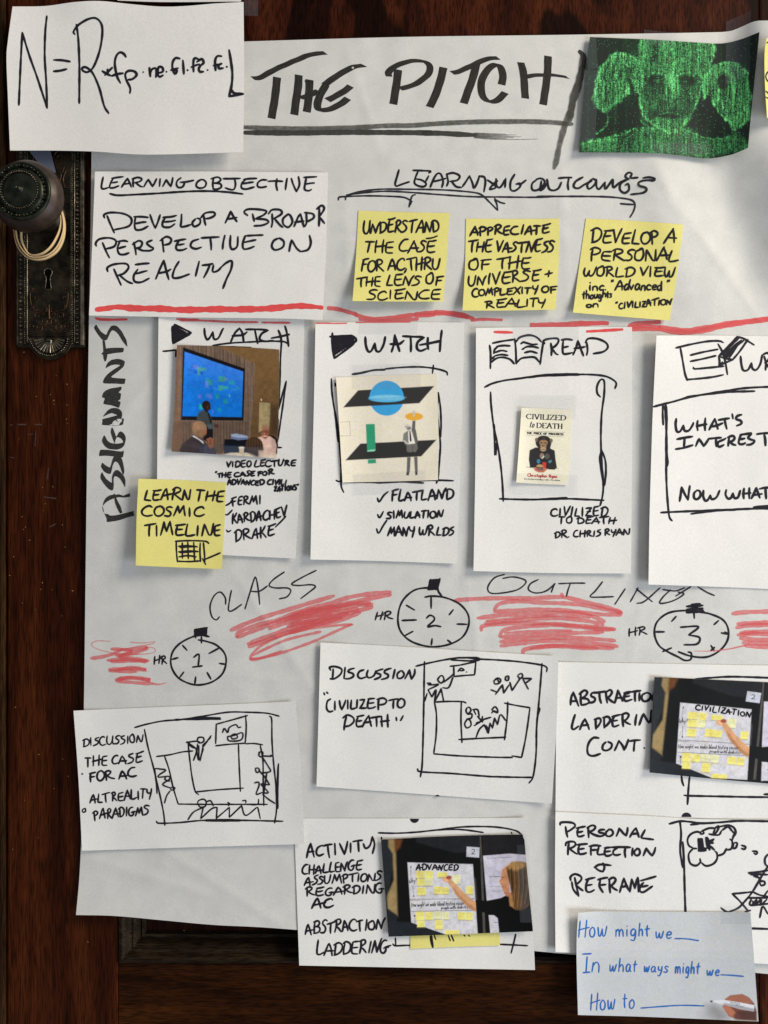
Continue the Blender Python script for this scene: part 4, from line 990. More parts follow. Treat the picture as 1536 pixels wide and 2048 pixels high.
for L in (('CIVILIZED', 688, 1576, 1140, 1572, 70, 4.0), ('TO DEATH', 752, 1636, 1204, 1632, 56, 3.8), ('DR. CHRIS RYAN', 720, 1752, 1322, 1722, 54, 3.8)):
    i1 = Ink(); write(i1, 'RD', *L, slant=.1); part(i1, 'handwriting', M['ink'], read)
i1 = Ink(); draw(i1, 'RD', "238,96 300,98 380,100; 980,92 1060,88 1160,82 1265,76", 6.5, taper=.05); part(i1, 'red_rule', M['red'], read)

write4 = Sheet('index_card', 'white card with a pencil sketch reading WHAT\'S INTEREST, cut off at the right', 'card', M['card'],
    top=[(1313, 671), (1420, 671), (1536, 672), (1614, 673)], right=[(1614, 673), (1612, 1185)], bottom=[(1297, 1169), (1420, 1173), (1536, 1178), (1612, 1182)],
    left=[(1313, 671), (1306, 815), (1303, 900), (1299, 1040), (1297, 1169)], base=.6, lift={'l': (6.2, 190), 'tl': (1.4, 120)}, seed=5, group=GC)
i1 = Ink(); draw(i1, 'WR', "824,270 830,330 845,375 880,370 905,320; 905,320 912,360 940,372 970,330 985,262; 1000,270 1012,320 1010,372; 985,262 1020,245 1045,262 1030,300 1005,318; 1010,320 1050,370", 4.8)
part(i1, 'handwriting', M['ink'], write4)
i1 = Ink(); draw(i1, 'WR', "342,208 450,182 570,160 660,156 696,168; 376,210 392,300 410,400 428,450; 420,444 520,436 620,424 696,408; 656,178 690,240 710,310 726,406; 450,262 540,240 656,218; 450,308 540,290 640,266; 474,352 482,364 580,356 700,344; 660,270 730,200 800,122;"
     "800,125 850,140 925,186; 765,296 820,230 878,146; 662,270 710,285 768,296; 662,272 668,310 664,342; 664,342 710,318 768,296; 680,262 750,190 810,135; 700,268 770,200 830,150; 720,275 790,200 850,150; 740,280 800,190 760,230 720,280; 670,335 690,312; 690,256 790,150; 705,280 720,255 800,170", 4.4)
part(i1, 'pencil_drawing', M['ink'], write4)
i1 = Ink(); draw(i1, 'WR', "176,646 250,626 330,606 420,580 520,560 700,530 850,508 1028,498 1300,492; 420,574 560,554 740,536 930,530; 246,628 244,700 248,780; 250,625 268,640 274,760 270,900 270,1100 274,1250 285,1400 295,1470 314,1496; 262,640 270,800 276,1000 282,1060 270,1100; 230,1434 400,1426 650,1416 900,1406 1028,1404 1300,1400; 455,1444 620,1422 800,1412; 920,1394 1028,1386 1200,1384", 4.6)
part(i1, 'frame_drawing', M['ink'], write4)
for t in ("345,735 340,780 350,830 375,828 398,785; 398,785 408,825 440,822 468,780 472,765; 505,750 500,785 505,822; 562,730 558,780 560,822; 495,792 535,782 572,776; 590,818 612,775 632,735; 632,735 645,775 655,812; 600,796 650,785 690,768; 660,745 700,738 740,732; 705,738 712,775 722,812; 762,700 768,735; 832,705 800,715 792,738 825,750 830,772 795,788",
          "350,888 410,876 466,868; 408,876 402,950; 340,962 400,952 468,932; 490,940 505,905 515,885; 515,885 535,915 550,940; 550,940 570,912 590,880; 585,885 630,880 680,876; 640,880 642,910 645,942; 662,905 652,925 665,945 700,930; 655,908 700,890 715,880; 740,870 735,905 732,938; 728,875 765,862 780,880 765,900 738,908; 745,908 765,925 788,932; 832,850 815,885 812,920 840,925 860,915; 820,855 870,848 905,842; 818,890 855,882; 905,850 880,875 900,890 930,900 905,925 870,930; 945,850 990,844 1035,842; 1000,848 1008,890 1010,935",
          "370,1350 378,1300 385,1245; 385,1245 410,1300 432,1340; 432,1340 438,1290 446,1235; 498,1270 478,1290 478,1325 500,1335 525,1310 520,1275 498,1268; 548,1270 545,1310 560,1345 580,1340 598,1305; 598,1305 610,1335 645,1320 668,1270; 718,1265 712,1300 730,1330 752,1325 768,1290; 768,1290 778,1325 805,1320 822,1270; 850,1255 845,1295 848,1330; 890,1250 888,1290 890,1330; 838,1295 900,1288; 905,1330 925,1290 942,1250; 942,1250 955,1290 968,1325; 912,1305 985,1295; 965,1258 1000,1250 1045,1248; 1010,1252 1012,1290 1015,1330"):
    i1 = Ink(); draw(i1, 'WR', t, 5.2); part(i1, 'handwriting', M['ink'], write4)

# learning objective card
lobj = Sheet('index_card', 'wide white card headed LEARNING OBJECTIVE beside the lock plate, above a red line', 'card', M['card'],
    top=[(190, 343), (420, 343), (656, 345)], right=[(656, 345), (652, 500), (645, 639)], bottom=[(178, 631), (400, 635), (560, 637), (645, 640)],
    left=[(190, 343), (184, 500), (178, 631)], base=2.4, lift={'l': (3.0, 110), 'b': (2.4, 110), 'br': (1.5, 120)}, seed=6)
i1 = Ink(); draw(i1, 'LO', "112,74 104,110 102,142 120,146 145,138; 165,82 200,76 235,72; 172,85 158,110 152,138 175,140 208,128; 165,110 200,104; 225,136 245,105 262,82; 262,82 275,110 285,136; 235,118 280,112; 298,84 295,110 297,134; 290,86 325,76 350,86 335,102 302,110; 312,110 340,130 355,134; 362,134 378,105 390,88; 390,88 405,115 415,132; 415,132 428,110 440,84; 462,84 458,132; 478,132 492,105 500,90; 500,90 515,115 528,132; 528,132 535,105 540,76; 590,78 568,96 562,120 575,138 600,134 612,112; 585,106 620,104 668,94", 4.2)
part(i1, 'handwriting', M['ink'], lobj)
i1 = Ink(); draw(i1, 'LO', "715,88 690,105 684,130 705,142 735,135 745,110 730,92 712,90; 790,82 785,115 788,145; 775,85 815,74 835,90 815,108 790,112; 792,112 830,115 838,135 810,150 786,146; 850,84 900,84 955,82; 920,86 925,120 915,150 890,150 862,140; 985,92 965,110 962,140 990,148 1040,135; 975,88 1010,84 1055,82; 968,115 1010,108 1035,105; 1118,92 1085,92 1062,110 1062,132 1085,138 1115,132; 1125,100 1170,98 1215,100; 1180,84 1175,120 1182,156; 1242,82 1236,118 1232,152; 1268,82 1280,120 1300,164; 1300,164 1318,120 1312,72; 1360,80 1352,120 1350,150 1375,158 1392,150; 1345,76 1385,74 1424,72; 1352,118 1385,112 1410,110", 4.3)
part(i1, 'handwriting', M['ink'], lobj)
i1 = Ink(); draw(i1, 'LO', "152,176 200,186 300,182 450,174 600,164 740,160 870,166 970,178", 4.4); part(i1, 'underline_stroke', M['ink'], lobj)
i1 = Ink()
draw(i1, 'LO', "120,325 118,305 160,292 240,300 285,330 270,375 180,398; 136,312 155,360 180,416; 310,320 305,370 315,398 350,396 388,376; 300,318 350,318 388,322; 310,360 350,352 375,350; 400,305 415,350 432,388; 432,388 448,350 462,306;"
     "495,322 478,350 480,378 520,382 552,362; 480,322 530,318 562,310; 485,350 530,346 556,340; 594,302 592,345 590,378 620,376 650,366; 680,330 660,355 672,378 705,362 708,335 690,326; 730,310 735,345 742,370; 712,325 740,295 790,290 798,308 770,325 740,330;"
     "862,356 885,310 895,284; 895,284 915,320 934,348; 875,332 905,328 934,322", 4.6)
draw(i1, 'LO', "1000,310 978,290 1000,272 1060,272 1114,282 1100,305 1050,330; 1030,300 1040,345; 1050,330 1110,335 1128,352 1090,370 1040,374; 1150,300 1152,350 1146,382; 1128,300 1150,275 1200,276 1208,300 1160,330; 1165,330 1200,370 1215,382; 1250,300 1218,330 1220,365 1250,382 1275,350 1262,310 1245,302;"
     "1285,378 1310,320 1325,300; 1325,300 1335,340 1345,380; 1290,350 1345,345; 1360,290 1362,350 1352,378; 1350,292 1400,300 1405,325 1362,350; 1440,260 1440,320 1438,376; 1425,270 1455,248 1470,270 1440,318; 1442,320 1472,358", 4.6)
part(i1, 'handwriting', M['ink'], lobj)
i1 = Ink()
draw(i1, 'LO', "70,498 66,480 90,455 150,448 190,465 180,500 130,515; 108,478 130,530 150,570; 215,468 200,510 210,545 240,550 270,540; 200,470 240,465 262,470; 205,512 250,500; 300,475 310,520 314,552; 292,488 330,465 352,478 340,505 312,512; 320,512 360,528;"
     "412,462 380,478 400,500 422,512 400,526 355,526; 475,450 480,500 484,534; 462,465 500,440 530,455 520,482 485,492; 580,460 560,500 568,522 600,522 625,512; 550,468 590,460 620,455; 570,492 610,485; 700,455 660,470 650,500 680,515 715,505; 715,448 770,445 825,442; 770,446 775,490 776,522; 860,432 850,475 846,516;"
     "895,432 892,490 905,518 935,500 940,440; 985,435 970,480 975,515 1010,512 1040,500; 990,435 1040,432 1094,430; 978,475 1020,466 1050,460", 4.6)
draw(i1, 'LO', "1190,450 1160,465 1148,500 1170,522 1215,505 1222,470 1195,448; 1255,530 1262,490 1270,460; 1270,460 1300,510 1325,532; 1325,532 1370,520 1388,480 1380,432", 4.6)
part(i1, 'handwriting', M['ink'], lobj)
i1 = Ink()
draw(i1, 'LO', "140,655 138,630 180,610 250,606 268,630 240,665 200,680; 178,640 200,690 222,738; 215,680 260,715 292,728; 325,640 300,680 305,715 345,720 395,696; 310,612 360,606 395,604; 315,668 360,655 382,650; 435,700 460,640 485,586; 485,586 500,650 515,704; 450,665 500,655 528,640;"
     "578,592 550,640 540,690 580,692 642,670; 702,592 690,640 680,682; 720,616 760,612 785,606; 768,614 750,655 730,692; 790,615 785,655 815,650 840,625; 840,625 870,600 902,590 898,640 870,700 848,758", 4.7)
part(i1, 'handwriting', M['ink'], lobj)
i1 = Ink(); draw(i1, 'LO', "72,888 140,880 200,872 300,880 450,882 600,890 800,886 1000,886 1150,880 1300,866 1400,870 1455,876", 12.5, taper=.05, wob=.12); part(i1, 'red_rule', M['red'], lobj)

# formula card, top left, standing off over the lock plate
formula = Sheet('index_card', 'white card with the handwritten formula beginning N=R above the door knob', 'card', M['card'],
    top=[(25, 13), (90, 12), (150, 4), (200, 2), (260, 8), (320, 13), (370, 12), (430, 7), (487, 4)], right=[(487, 4), (488, 150), (486, 304)],
    bottom=[(20, 301), (110, 301), (190, 303), (260, 308), (310, 309), (400, 307), (486, 304)], left=[(25, 13), (16, 80), (13, 118), (16, 200), (20, 301)],
    base=6.0, lift={'b': (4.5, 120), 'l': (3.5, 110)}, seed=7, under=lambda x, y: 3.0+0*np.asarray(x, float),
    extra=lambda x, y: 1.8*gs(x, 170, 60)*gs(y, 0, 40)+1.4*gs(x, 300, 60)*gs(y, 310, 60))
i1 = Ink()
draw(i1, 'F', "116,646 122,500 130,330 137,200; 137,200 180,340 230,480 290,664; 288,98 278,200 275,350 284,500 290,664", 4.6)
draw(i1, 'F', "330,368 380,370 430,378; 330,438 370,434 410,424", 5)
draw(i1, 'F', "470,150 482,250 488,400 488,520 487,634; 460,210 452,195 480,155 540,118 590,112 624,150 628,220 610,320 575,410 540,442 512,436 505,418 530,414 570,450 610,540 640,650 668,696", 4.8)
part(i1, 'handwriting', M['ink'], formula)
i1 = Ink()
draw(i1, 'F', "628,436 650,450 680,465; 690,415 665,440 645,462; 660,425 664,462; 740,510 720,470 706,400 712,350 735,322 760,330 774,350; 688,466 720,455 756,450; 775,490 800,540 798,572; 775,490 770,455 790,435 825,438 840,460 815,485 785,490; 880,442 880,444;"
     "918,416 924,470; 920,460 930,430 955,418 962,445 958,474; 966,450 1000,440 998,415 975,412 968,450 980,472 1002,462; 1022,440 1024,441; 1105,360 1080,356 1062,380 1060,420 1076,455 1086,430 1050,430; 1055,430 1095,418; 1124,370 1130,454; 1152,432 1154,430;"
     "1218,362 1195,358 1188,390 1190,440; 1176,412 1205,400 1225,395; 1210,380 1240,362 1252,385 1235,400; 1235,400 1222,420 1228,440 1250,440; 1275,430 1277,430; 1362,345 1335,345 1322,375 1325,432; 1312,402 1345,396; 1362,390 1345,400 1346,420 1372,418; 1392,410 1396,410;"
     "1408,306 1420,380 1428,450 1424,520 1408,592; 1418,545 1440,572 1495,576; 1408,592 1450,585 1495,578", 5.2)
part(i1, 'handwriting', M['ink'], formula)

# yellow sticky notes
def sticky(label, top, right, bottom, left, lift, seed, under=None, base=.35, group=GY, **kw):
    return Sheet('sticky_note', label, 'sticky note', M['yellow'], top, right, bottom, left, base=base, lift=lift, seed=seed, under=under, group=group, cell=7, thick=.12, rough=.05, **kw)
n1_ = sticky('yellow sticky note reading UNDERSTAND THE CASE FOR AC, THRU THE LENS OF SCIENCE', [(717, 421), (800, 424), (899, 426)], [(899, 426), (894, 510), (886, 603)], [(705, 602), (800, 603), (886, 603)], [(717, 421), (712, 510), (705, 602)],
    {'b': (6.5, 130), 'bl': (3, 120)}, 8)
for L in (('UNDERSTAND', 230, 514, 762, 502, 88, 4.2), ('THE CASE', 236, 648, 734, 640, 82, 4.2), ('FOR AC,THRU', 212, 776, 770, 760, 84, 4.2), ('THE LENS OF', 184, 880, 780, 866, 74, 4.0), ('SCIENCE', 258, 976, 770, 968, 72, 4.0)):
    i1 = Ink(); write(i1, 'OC', *L, slant=.1, gap=6)
    if L[0][0] == 'U': draw(i1, 'OC', "672,548 710,544 750,530", 3.6)
    part(i1, 'handwriting', M['ink'], n1_)
n2_ = sticky('yellow sticky note reading APPRECIATE THE VASTNESS OF THE UNIVERSE + COMPLEXITY OF REALITY', [(932, 437), (1030, 438), (1119, 437)], [(1119, 437), (1117, 530), (1111, 618)], [(925, 621), (1020, 621), (1111, 619)], [(932, 437), (930, 530), (925, 621)],
    {'b': (4.8, 130), 'bl': (2.6, 110)}, 9)
for L in (('APPRECIATE', 978, 526, 1530, 514, 62, 4.6), ('THE VASTNESS', 962, 640, 1565, 640, 80, 4.4), ('OF THE', 962, 762, 1396, 756, 84, 4.2), ('UNIVERSE +', 962, 880, 1556, 836, 80, 4.2), ('COMPLEXITY OF', 988, 952, 1580, 924, 52, 4.2), ('REALITY', 1084, 1034, 1504, 1020, 56, 4.0)):
    i1 = Ink(); write(i1, 'OC', *L, slant=.12, gap=6); part(i1, 'handwriting', M['ink'], n2_)
n3_ = sticky('tilted yellow sticky note reading DEVELOP A PERSONAL WORLD VIEW with small quoted words below', [(1172, 437), (1270, 442), (1366.5, 449)], [(1366.5, 449), (1354, 550), (1339, 641)], [(1146, 625), (1240, 633), (1339, 641)], [(1172, 437), (1158, 535), (1146, 625)],
    {'b': (3.2, 110), 'bl': (1.5, 110)}, 10)
for L in (('DEVELOP A', 338, 556, 906, 562, 92, 4.4), ('PERSONAL', 330, 676, 922, 680, 84, 4.4), ('WORLD VIEW', 288, 782, 904, 788, 66, 4.2), ('inc. "Advanced "', 328, 880, 872, 876, 62, 4.0), ('thoughts', 284, 940, 484, 924, 50, 3.8), ('on', 308, 992, 396, 992, 44, 4.0), ('"CIVILIZATION', 510, 1006, 888, 970, 42, 4.0)):
    i1 = Ink(); write(i1, 'O2', *L, slant=.1, gap=6); part(i1, 'handwriting', M['ink'], n3_)
n4_ = sticky('yellow sticky note reading LEARN THE COSMIC TIMELINE, overlapping the first WATCH card', [(277, 957.5), (360, 960), (452, 965)], [(452, 965), (449, 1050), (443, 1138)], [(271.5, 1131), (360, 1135), (443, 1138)], [(277, 957.5), (273, 1040), (271.5, 1131)],
    {'b': (2.0, 100)}, 11, under=watch1.h, base=.35)
for L in (('LEARN THE', 406, 1214, 918, 1222, 72, 4.4), ('COSMIC', 388, 1316, 786, 1318, 62, 4.4), ('TIMELINE', 412, 1444, 900, 1446, 78, 4.4)):
    i1 = Ink(); write(i1, 'W1', *L, slant=.1); part(i1, 'handwriting', M['ink'], n4_)
i1 = Ink(); draw(i1, 'W1', "610,1480 700,1476 800,1480 825,1494; 616,1480 618,1550 624,1612; 622,1608 700,1610 766,1606; 770,1490 768,1550 772,1610; 790,1490 796,1550 800,1612; 630,1512 690,1508 752,1516; 630,1548 690,1542 756,1546; 632,1580 690,1572 745,1580; 655,1490 656,1590; 690,1486 694,1592; 728,1486 734,1600; 640,1520 740,1512; 640,1552 750,1546; 785,1590 805,1630; 790,1600 850,1575 898,1554", 3.6)
part(i1, 'calendar_drawing', M['ink'], n4_)
n5_ = sticky('yellow sticky note cut off at the far right top, next to the green print', [(1533, 76), (1580, 76), (1700, 78)], [(1700, 78), (1702, 250)], [(1534, 236), (1600, 238), (1702, 250)], [(1533, 76), (1529, 110), (1530, 170), (1534, 236)],
    {'l': (3.0, 70), 'b': (2, 60)}, 12, base=3.0)
i1 = Ink(); draw(i1, 'PX', "1534,86 1538,84 1548,90; 1546,135 1533,148 1534,160 1546,168; 1532,182 1540,190; 1532,194 1542,200", 3); part(i1, 'handwriting', M['ink'], n5_)

# lower cards
dcase = Sheet('index_card', 'white card reading DISCUSSION THE CASE FOR AC, overhanging the left edge of the poster', 'card', M['card'],
    top=[(147, 1421.5), (300, 1415), (450, 1409), (590.6, 1403)], right=[(590.6, 1403), (602, 1550), (609, 1688)], bottom=[(164, 1701.5), (400, 1694), (609, 1688)],
    left=[(147, 1421.5), (157, 1560), (164, 1701.5)], base=.7, lift={'l': (2.0, 90), 'r': (2.6, 110), 'b': (1.0, 70)}, seed=13, group=GH)
for L in (('DISCUSSION', 108, 314, 476, 290, 50, 3.4), ('THE CASE', 126, 440, 474, 414, 60, 3.8), ('FOR AC', 150, 536, 440, 500, 56, 4.2), ('ALT REALITY', 152, 664, 534, 632, 56, 3.8), ('PARADIGMS', 176, 768, 520, 734, 62, 3.8)):
    i1 = Ink(); write(i1, 'DC', *L, slant=.1, gap=7)
    if L[0][:3] == 'FOR': draw(i1, 'DC', "104,484 108,486", 4.6)
    if L[0][:3] == 'PAR': draw(i1, 'DC', "124,696 108,705 110,720 126,716 126,698", 3.2)
    part(i1, 'handwriting', M['ink'], dcase)
i1 = Ink(); draw(i1, 'DC', "428,200 500,180 600,160 720,150 850,130 1000,106 1120,106 1240,112 1316,130; 680,156 800,140 955,140; 676,150 820,150 958,148; 488,210 510,320 545,450 580,600 605,720 614,800; 550,452 560,530 566,606; 1256,130 1270,150 1272,280 1282,420 1296,560 1300,700 1288,786; 1312,422 1308,560 1308,698; 1310,430 1302,600; 562,776 580,788 700,784 860,770 1080,770 1340,776; 864,768 960,766 1080,768; 864,774 1080,774", 3.4)
part(i1, 'frame_drawing', M['ink'], dcase)
i1 = Ink(); draw(i1, 'DC', "562,378 640,368 720,350 786,344; 612,376 640,460 665,570 695,668; 695,670 850,672 1000,672 1245,672; 756,290 765,380 780,500 800,590 822,612; 800,596 940,582 1098,572; 1066,306 1070,420 1078,592; 1110,300 1160,298 1214,306; 1200,310 1216,400 1218,520 1222,680;"
     "745,292 800,284 830,288; 756,300 780,320 806,330; 750,286 806,330; 812,285 820,262 850,262 852,285 828,296 812,285; 898,250 870,290 850,320; 850,310 830,405; 815,300 808,350 790,402; 806,330 820,400; 822,310 826,400 850,330; 895,262 845,310;"
     "930,178 926,300; 926,312 1000,304 1108,296; 928,180 1020,155 1122,126; 1110,124 1114,200 1108,296; 968,232 980,205 1000,232 1010,200 1050,182 1065,200 1082,196; 998,256 1040,248 1090,232 1082,276 1010,282 998,256; 1025,245 1050,240 1060,262 1030,270 1020,256;"
     "552,460 555,452 585,455 620,462 580,490 575,505 640,500 640,520 600,550 650,572; 620,500 615,520 645,530; 650,572 665,565 676,575 655,585 648,572; 646,590 625,620 612,664;"
     "1190,352 1215,350 1210,380 1192,372 1196,350; 1215,375 1270,376 1265,368; 1212,380 1250,440 1262,470 1205,480; 1170,450 1190,450 1196,468 1178,476 1170,455; 1190,462 1225,500 1250,540 1255,552 1205,545; 1165,540 1190,536 1192,560 1175,610 1210,600; 1205,550 1250,600 1212,600; 1215,610 1250,640 1290,666; 1240,480 1220,620;"
     "756,766 790,720 850,690; 850,690 835,760; 835,760 900,700 935,690; 935,690 930,760; 930,758 1010,690; 1010,690 1010,752; 1010,752 1085,680; 1085,680 1110,740 1180,690; 1185,690 1200,760; 815,670 820,650 850,640 868,656 860,685 830,688 818,672; 868,656 895,650 912,682; 1000,660 1012,668 1004,680; 1090,650 1112,648 1110,664; 1190,640 1185,670 1145,675", 3.2)
part(i1, 'meeting_room_drawing', M['ink'], dcase)

ddeath = Sheet('index_card', 'white card reading DISCUSSION CIVILIZED TO DEATH with a table sketch, below the second stopwatch', 'card', M['card'],
    top=[(641, 1285), (800, 1293), (960, 1303), (1117, 1312.5)], right=[(1117, 1312.5), (1113, 1450), (1104, 1607)], bottom=[(633, 1573), (800, 1585), (960, 1597), (1104, 1607)],
    left=[(641, 1285), (637, 1430), (633, 1573)], base=.7, lift={'l': (2.4, 90), 'r': (3.2, 90), 'br': (1.0, 90)}, seed=14, group=GH)
for t in ("125,212 118,195 150,190 190,205 185,235 150,262 122,264; 140,205 138,240 135,264; 212,195 205,262; 268,200 240,208 230,222 258,232 262,248 240,262 212,264; 325,210 298,220 288,245 305,262 340,252; 350,212 342,240 355,258 385,245 398,215; 440,205 408,215 400,228 425,238 420,255 388,268; 490,200 455,212 450,228 472,240 465,258 430,268; 512,208 500,262; 548,215 528,232 528,258 550,260 568,238 555,215; 572,264 588,235 600,210; 600,210 605,240 612,266; 612,266 630,235 632,205",
          "84,348 88,360; 100,344 108,352; 125,385 105,400 100,440 115,462 138,458; 150,398 150,452; 178,395 182,425 192,450; 192,450 208,415 215,392; 228,392 228,445; 250,392 246,430 250,446 275,440; 285,390 282,440; 300,392 330,388; 330,388 318,415 300,442; 300,442 340,440; 355,388 348,415 350,440 375,440 395,432; 350,385 390,382; 352,412 385,408; 415,385 412,415 412,450; 405,388 440,380 462,395 450,415 415,422; 475,395 505,388 532,385; 505,390 502,420 502,442; 548,382 530,400 530,430 550,438 570,420 568,392 548,382",
          "220,490 210,530 205,572; 198,500 225,482 258,495 265,520 240,545 208,552; 290,495 280,520 282,548 300,552 320,545; 282,492 325,484; 285,520 312,516; 315,555 335,515 355,485; 355,485 362,520 370,550; 322,530 368,522; 365,500 400,494 430,490; 400,495 402,525 402,552; 432,490 432,525 435,552; 468,478 468,520 470,555; 425,522 478,515; 520,496 522,516; 562,486 546,516"):
    i1 = Ink(); draw(i1, 'DD', t, 4.4); part(i1, 'handwriting', M['ink'], ddeath)
i1 = Ink(); draw(i1, 'DD', "638,188 720,168 820,148 920,136 1020,145 1120,150 1250,160 1380,178 1425,194 1426,222; 900,138 1000,136 1022,150 960,156 850,150; 690,160 688,260 686,400 682,600 676,780 665,856; 706,352 690,400; 648,806 670,824 850,834 1050,850 1200,856 1342,858; 1060,852 1165,856; 1398,172 1390,280 1378,420 1366,560 1362,720 1345,850 1320,892; 1372,440 1384,444 1370,500 1362,620", 3.8)
part(i1, 'frame_drawing', M['ink'], ddeath)
i1 = Ink(); draw(i1, 'DD', "752,404 840,400 920,402 940,410; 750,404 762,480 760,600 746,712; 746,716 900,728 1100,736 1220,738; 1216,728 1275,738; 1275,738 1296,640 1312,540 1325,440; 1172,410 1240,424 1325,438; 912,402 910,520 916,648; 896,630 1000,624 1180,616; 1192,404 1188,500 1172,632;"
     "844,188 900,182 1000,160; 1000,160 996,200 992,240; 866,190 868,248; 868,250 930,244 992,240; 892,220 910,200 930,212 905,215; 942,222 944,224;"
     "782,250 770,270 790,290 808,270 798,245 780,250; 706,290 730,292 720,302; 712,300 740,300 775,296; 806,285 850,250 868,232; 862,255 836,316 800,318; 775,300 720,326 712,330; 712,330 735,374; 735,374 760,330 750,400; 752,400 790,330; 790,322 806,400; 788,326 770,370;"
     "1110,275 1130,260 1150,270 1140,290 1115,295 1108,275; 1128,265 1140,285; 1090,330 1130,345; 1118,358 1160,300; 1160,300 1168,350; 1168,350 1200,300; 1180,250 1198,248 1196,272 1178,270 1180,250; 1190,258 1200,262; 1205,285 1218,335; 1218,335 1268,260; 1255,240 1275,232 1282,250 1265,262 1252,246; 1282,262 1335,262; 1335,264 1300,290; 1285,268 1316,326;"
     "945,440 960,435 970,455 950,475 940,455 945,440; 950,478 975,475 972,500 950,505; 945,505 965,515 970,545 945,560 932,535 948,506; 985,450 1000,480; 980,450 1010,450 1020,490; 1010,490 1040,525; 1040,490 1030,520 990,546; 1000,530 1045,515; 1040,510 1090,496; 1095,450 1115,432 1130,450 1130,470 1105,460 1095,470; 1100,455 1125,462;"
     "1000,620 1020,570 1050,540; 1050,540 1075,592; 1075,592 1085,530; 1085,530 1100,562; 1100,562 1112,500; 1112,500 1130,540; 1130,540 1148,480 1180,516; 1060,545 1070,560 1068,588", 3.6)
part(i1, 'table_drawing', M['ink'], ddeath)
i1 = Ink()
def halfdot(ink, cx, cy, rx, ry):
    ink.fill([(cx+rx*math.cos(a), cy-ry*math.sin(a)) for a in np.linspace(0, math.pi, 12)])
halfdot(i1, 875, 1593, 4.5, 3.4); part(i1, 'ink_dot', M['ink'], ddeath)

abscont = Sheet('index_card', 'white card reading ABSTRACTION LADDERING CONT. behind a workshop photo', 'card', M['card'],
    top=[(1113, 1324), (1300, 1327), (1536, 1331), (1625, 1332)], right=[(1625, 1332), (1625, 1642)], bottom=[(1111, 1626), (1300, 1634), (1536, 1640), (1625, 1642)],
    left=[(1113, 1324), (1112, 1480), (1111, 1626)], base=.6, lift={'l': (1.5, 60)}, seed=15, group=GH)
for t in ("176,344 182,290 195,260; 195,256 212,300 232,352; 176,318 225,318; 248,262 246,310 250,345; 236,270 270,244 292,255 280,280 250,300; 252,300 290,302 305,325 280,340 250,345; 358,256 325,262 318,282 345,298 338,322 305,330; 330,262 370,258 418,250; 375,260 378,300 388,332; 420,254 424,300 430,330; 415,262 448,240 462,258 445,285 428,295; 432,296 455,315 478,330; 482,330 495,280 502,242; 502,242 520,280 535,318; 488,298 530,292; 582,262 552,270 545,300 558,318 600,306; 545,262 590,252; 550,288 585,282; 590,256 625,250 660,246; 622,252 620,290 622,318; 652,262 650,316; 700,260 672,275 668,305 690,320 720,305 728,275 705,258; 738,312 745,290 750,260",
          "208,410 195,450 185,500 200,512 232,490; 240,514 258,470 275,440; 275,440 292,475 305,512; 245,488 300,480; 350,440 350,475 352,510; 340,445 375,435 385,455 370,485 350,505; 408,430 408,470 410,502; 398,432 435,425 450,450 430,480 410,498; 480,420 465,450 468,488 485,492 510,482; 462,425 490,418 522,410; 468,455 500,450; 535,405 535,450 540,492; 528,412 560,400 578,415 560,445 538,452; 545,455 570,470 590,478; 632,410 625,445 622,484; 650,482 668,430 680,405; 680,405 698,440 715,468; 715,468 728,440 732,380; 738,408 728,440 735,470",
          "372,572 335,570 305,600 292,645 300,685 335,695 382,680; 420,600 400,620 398,650 425,658 455,640 460,612 435,598; 480,658 498,620 510,590; 510,590 535,625 545,655; 545,655 562,620 575,582; 580,594 620,588 658,586; 620,588 615,620 612,662; 682,640 686,642"):
    i1 = Ink(); draw(i1, 'AL', t, 4.9); part(i1, 'handwriting', M['ink'], abscont)
i1 = Ink(); draw(i1, 'AL', "1030,168 1130,158 1260,150 1400,152 1560,158; 940,830 945,870 956,902; 996,840 988,930 982,1030; 958,966 1000,970 1200,974 1400,978 1600,980; 1510,960 1600,958", 4.4); part(i1, 'frame_drawing', M['ink'], abscont)
i1 = Ink(); halfdot(i1, 1373, 1634, 10, 9); part(i1, 'ink_dot', M['ink'], abscont)

activity = Sheet('index_card', 'white card reading ACTIVITY CHALLENGE ASSUMPTIONS, lowest card at the bottom edge of the poster', 'card', M['card'],
    top=[(588, 1637), (800, 1637), (1057, 1636)], right=[(1057, 1636), (1064, 1800), (1070, 1940)], bottom=[(598.5, 1931), (800, 1935), (1070, 1940)],
    left=[(588, 1637), (592, 1750), (598.5, 1931)], base=.5, lift={'r': (3.0, 100), 'b': (1.2, 60)}, seed=16, group=GH)
i1 = Ink(); draw(i1, 'AC', "95,272 105,225 118,190; 118,190 128,230 138,268; 98,240 138,235; 185,200 158,215 150,245 165,260 192,250; 188,205 215,198 240,195; 215,200 218,235 225,272; 255,190 258,255; 282,190 298,225 310,252; 310,252 322,210 328,178; 345,188 345,242; 358,180 385,175 412,172; 388,176 390,210 392,236; 418,192 430,218 455,202 469,152; 469,152 481,195 470,248", 4.4); part(i1, 'handwriting', M['ink'], activity)
for L in (('CHALLENGE', 66, 366, 408, 338, 54, 4.0), ('ASSUMPTIONS', 80, 428, 520, 400, 50, 3.8), ('REGARDING', 90, 492, 530, 468, 52, 4.0), ('AC', 122, 562, 240, 552, 56, 4.6), ('ABSTRACTION', 86, 706, 534, 676, 66, 4.0), ('LADDERING', 150, 824, 552, 812, 76, 4.1)):
    i1 = Ink(); write(i1, 'AC', *L, slant=.12, gap=6); part(i1, 'handwriting', M['ink'], activity)
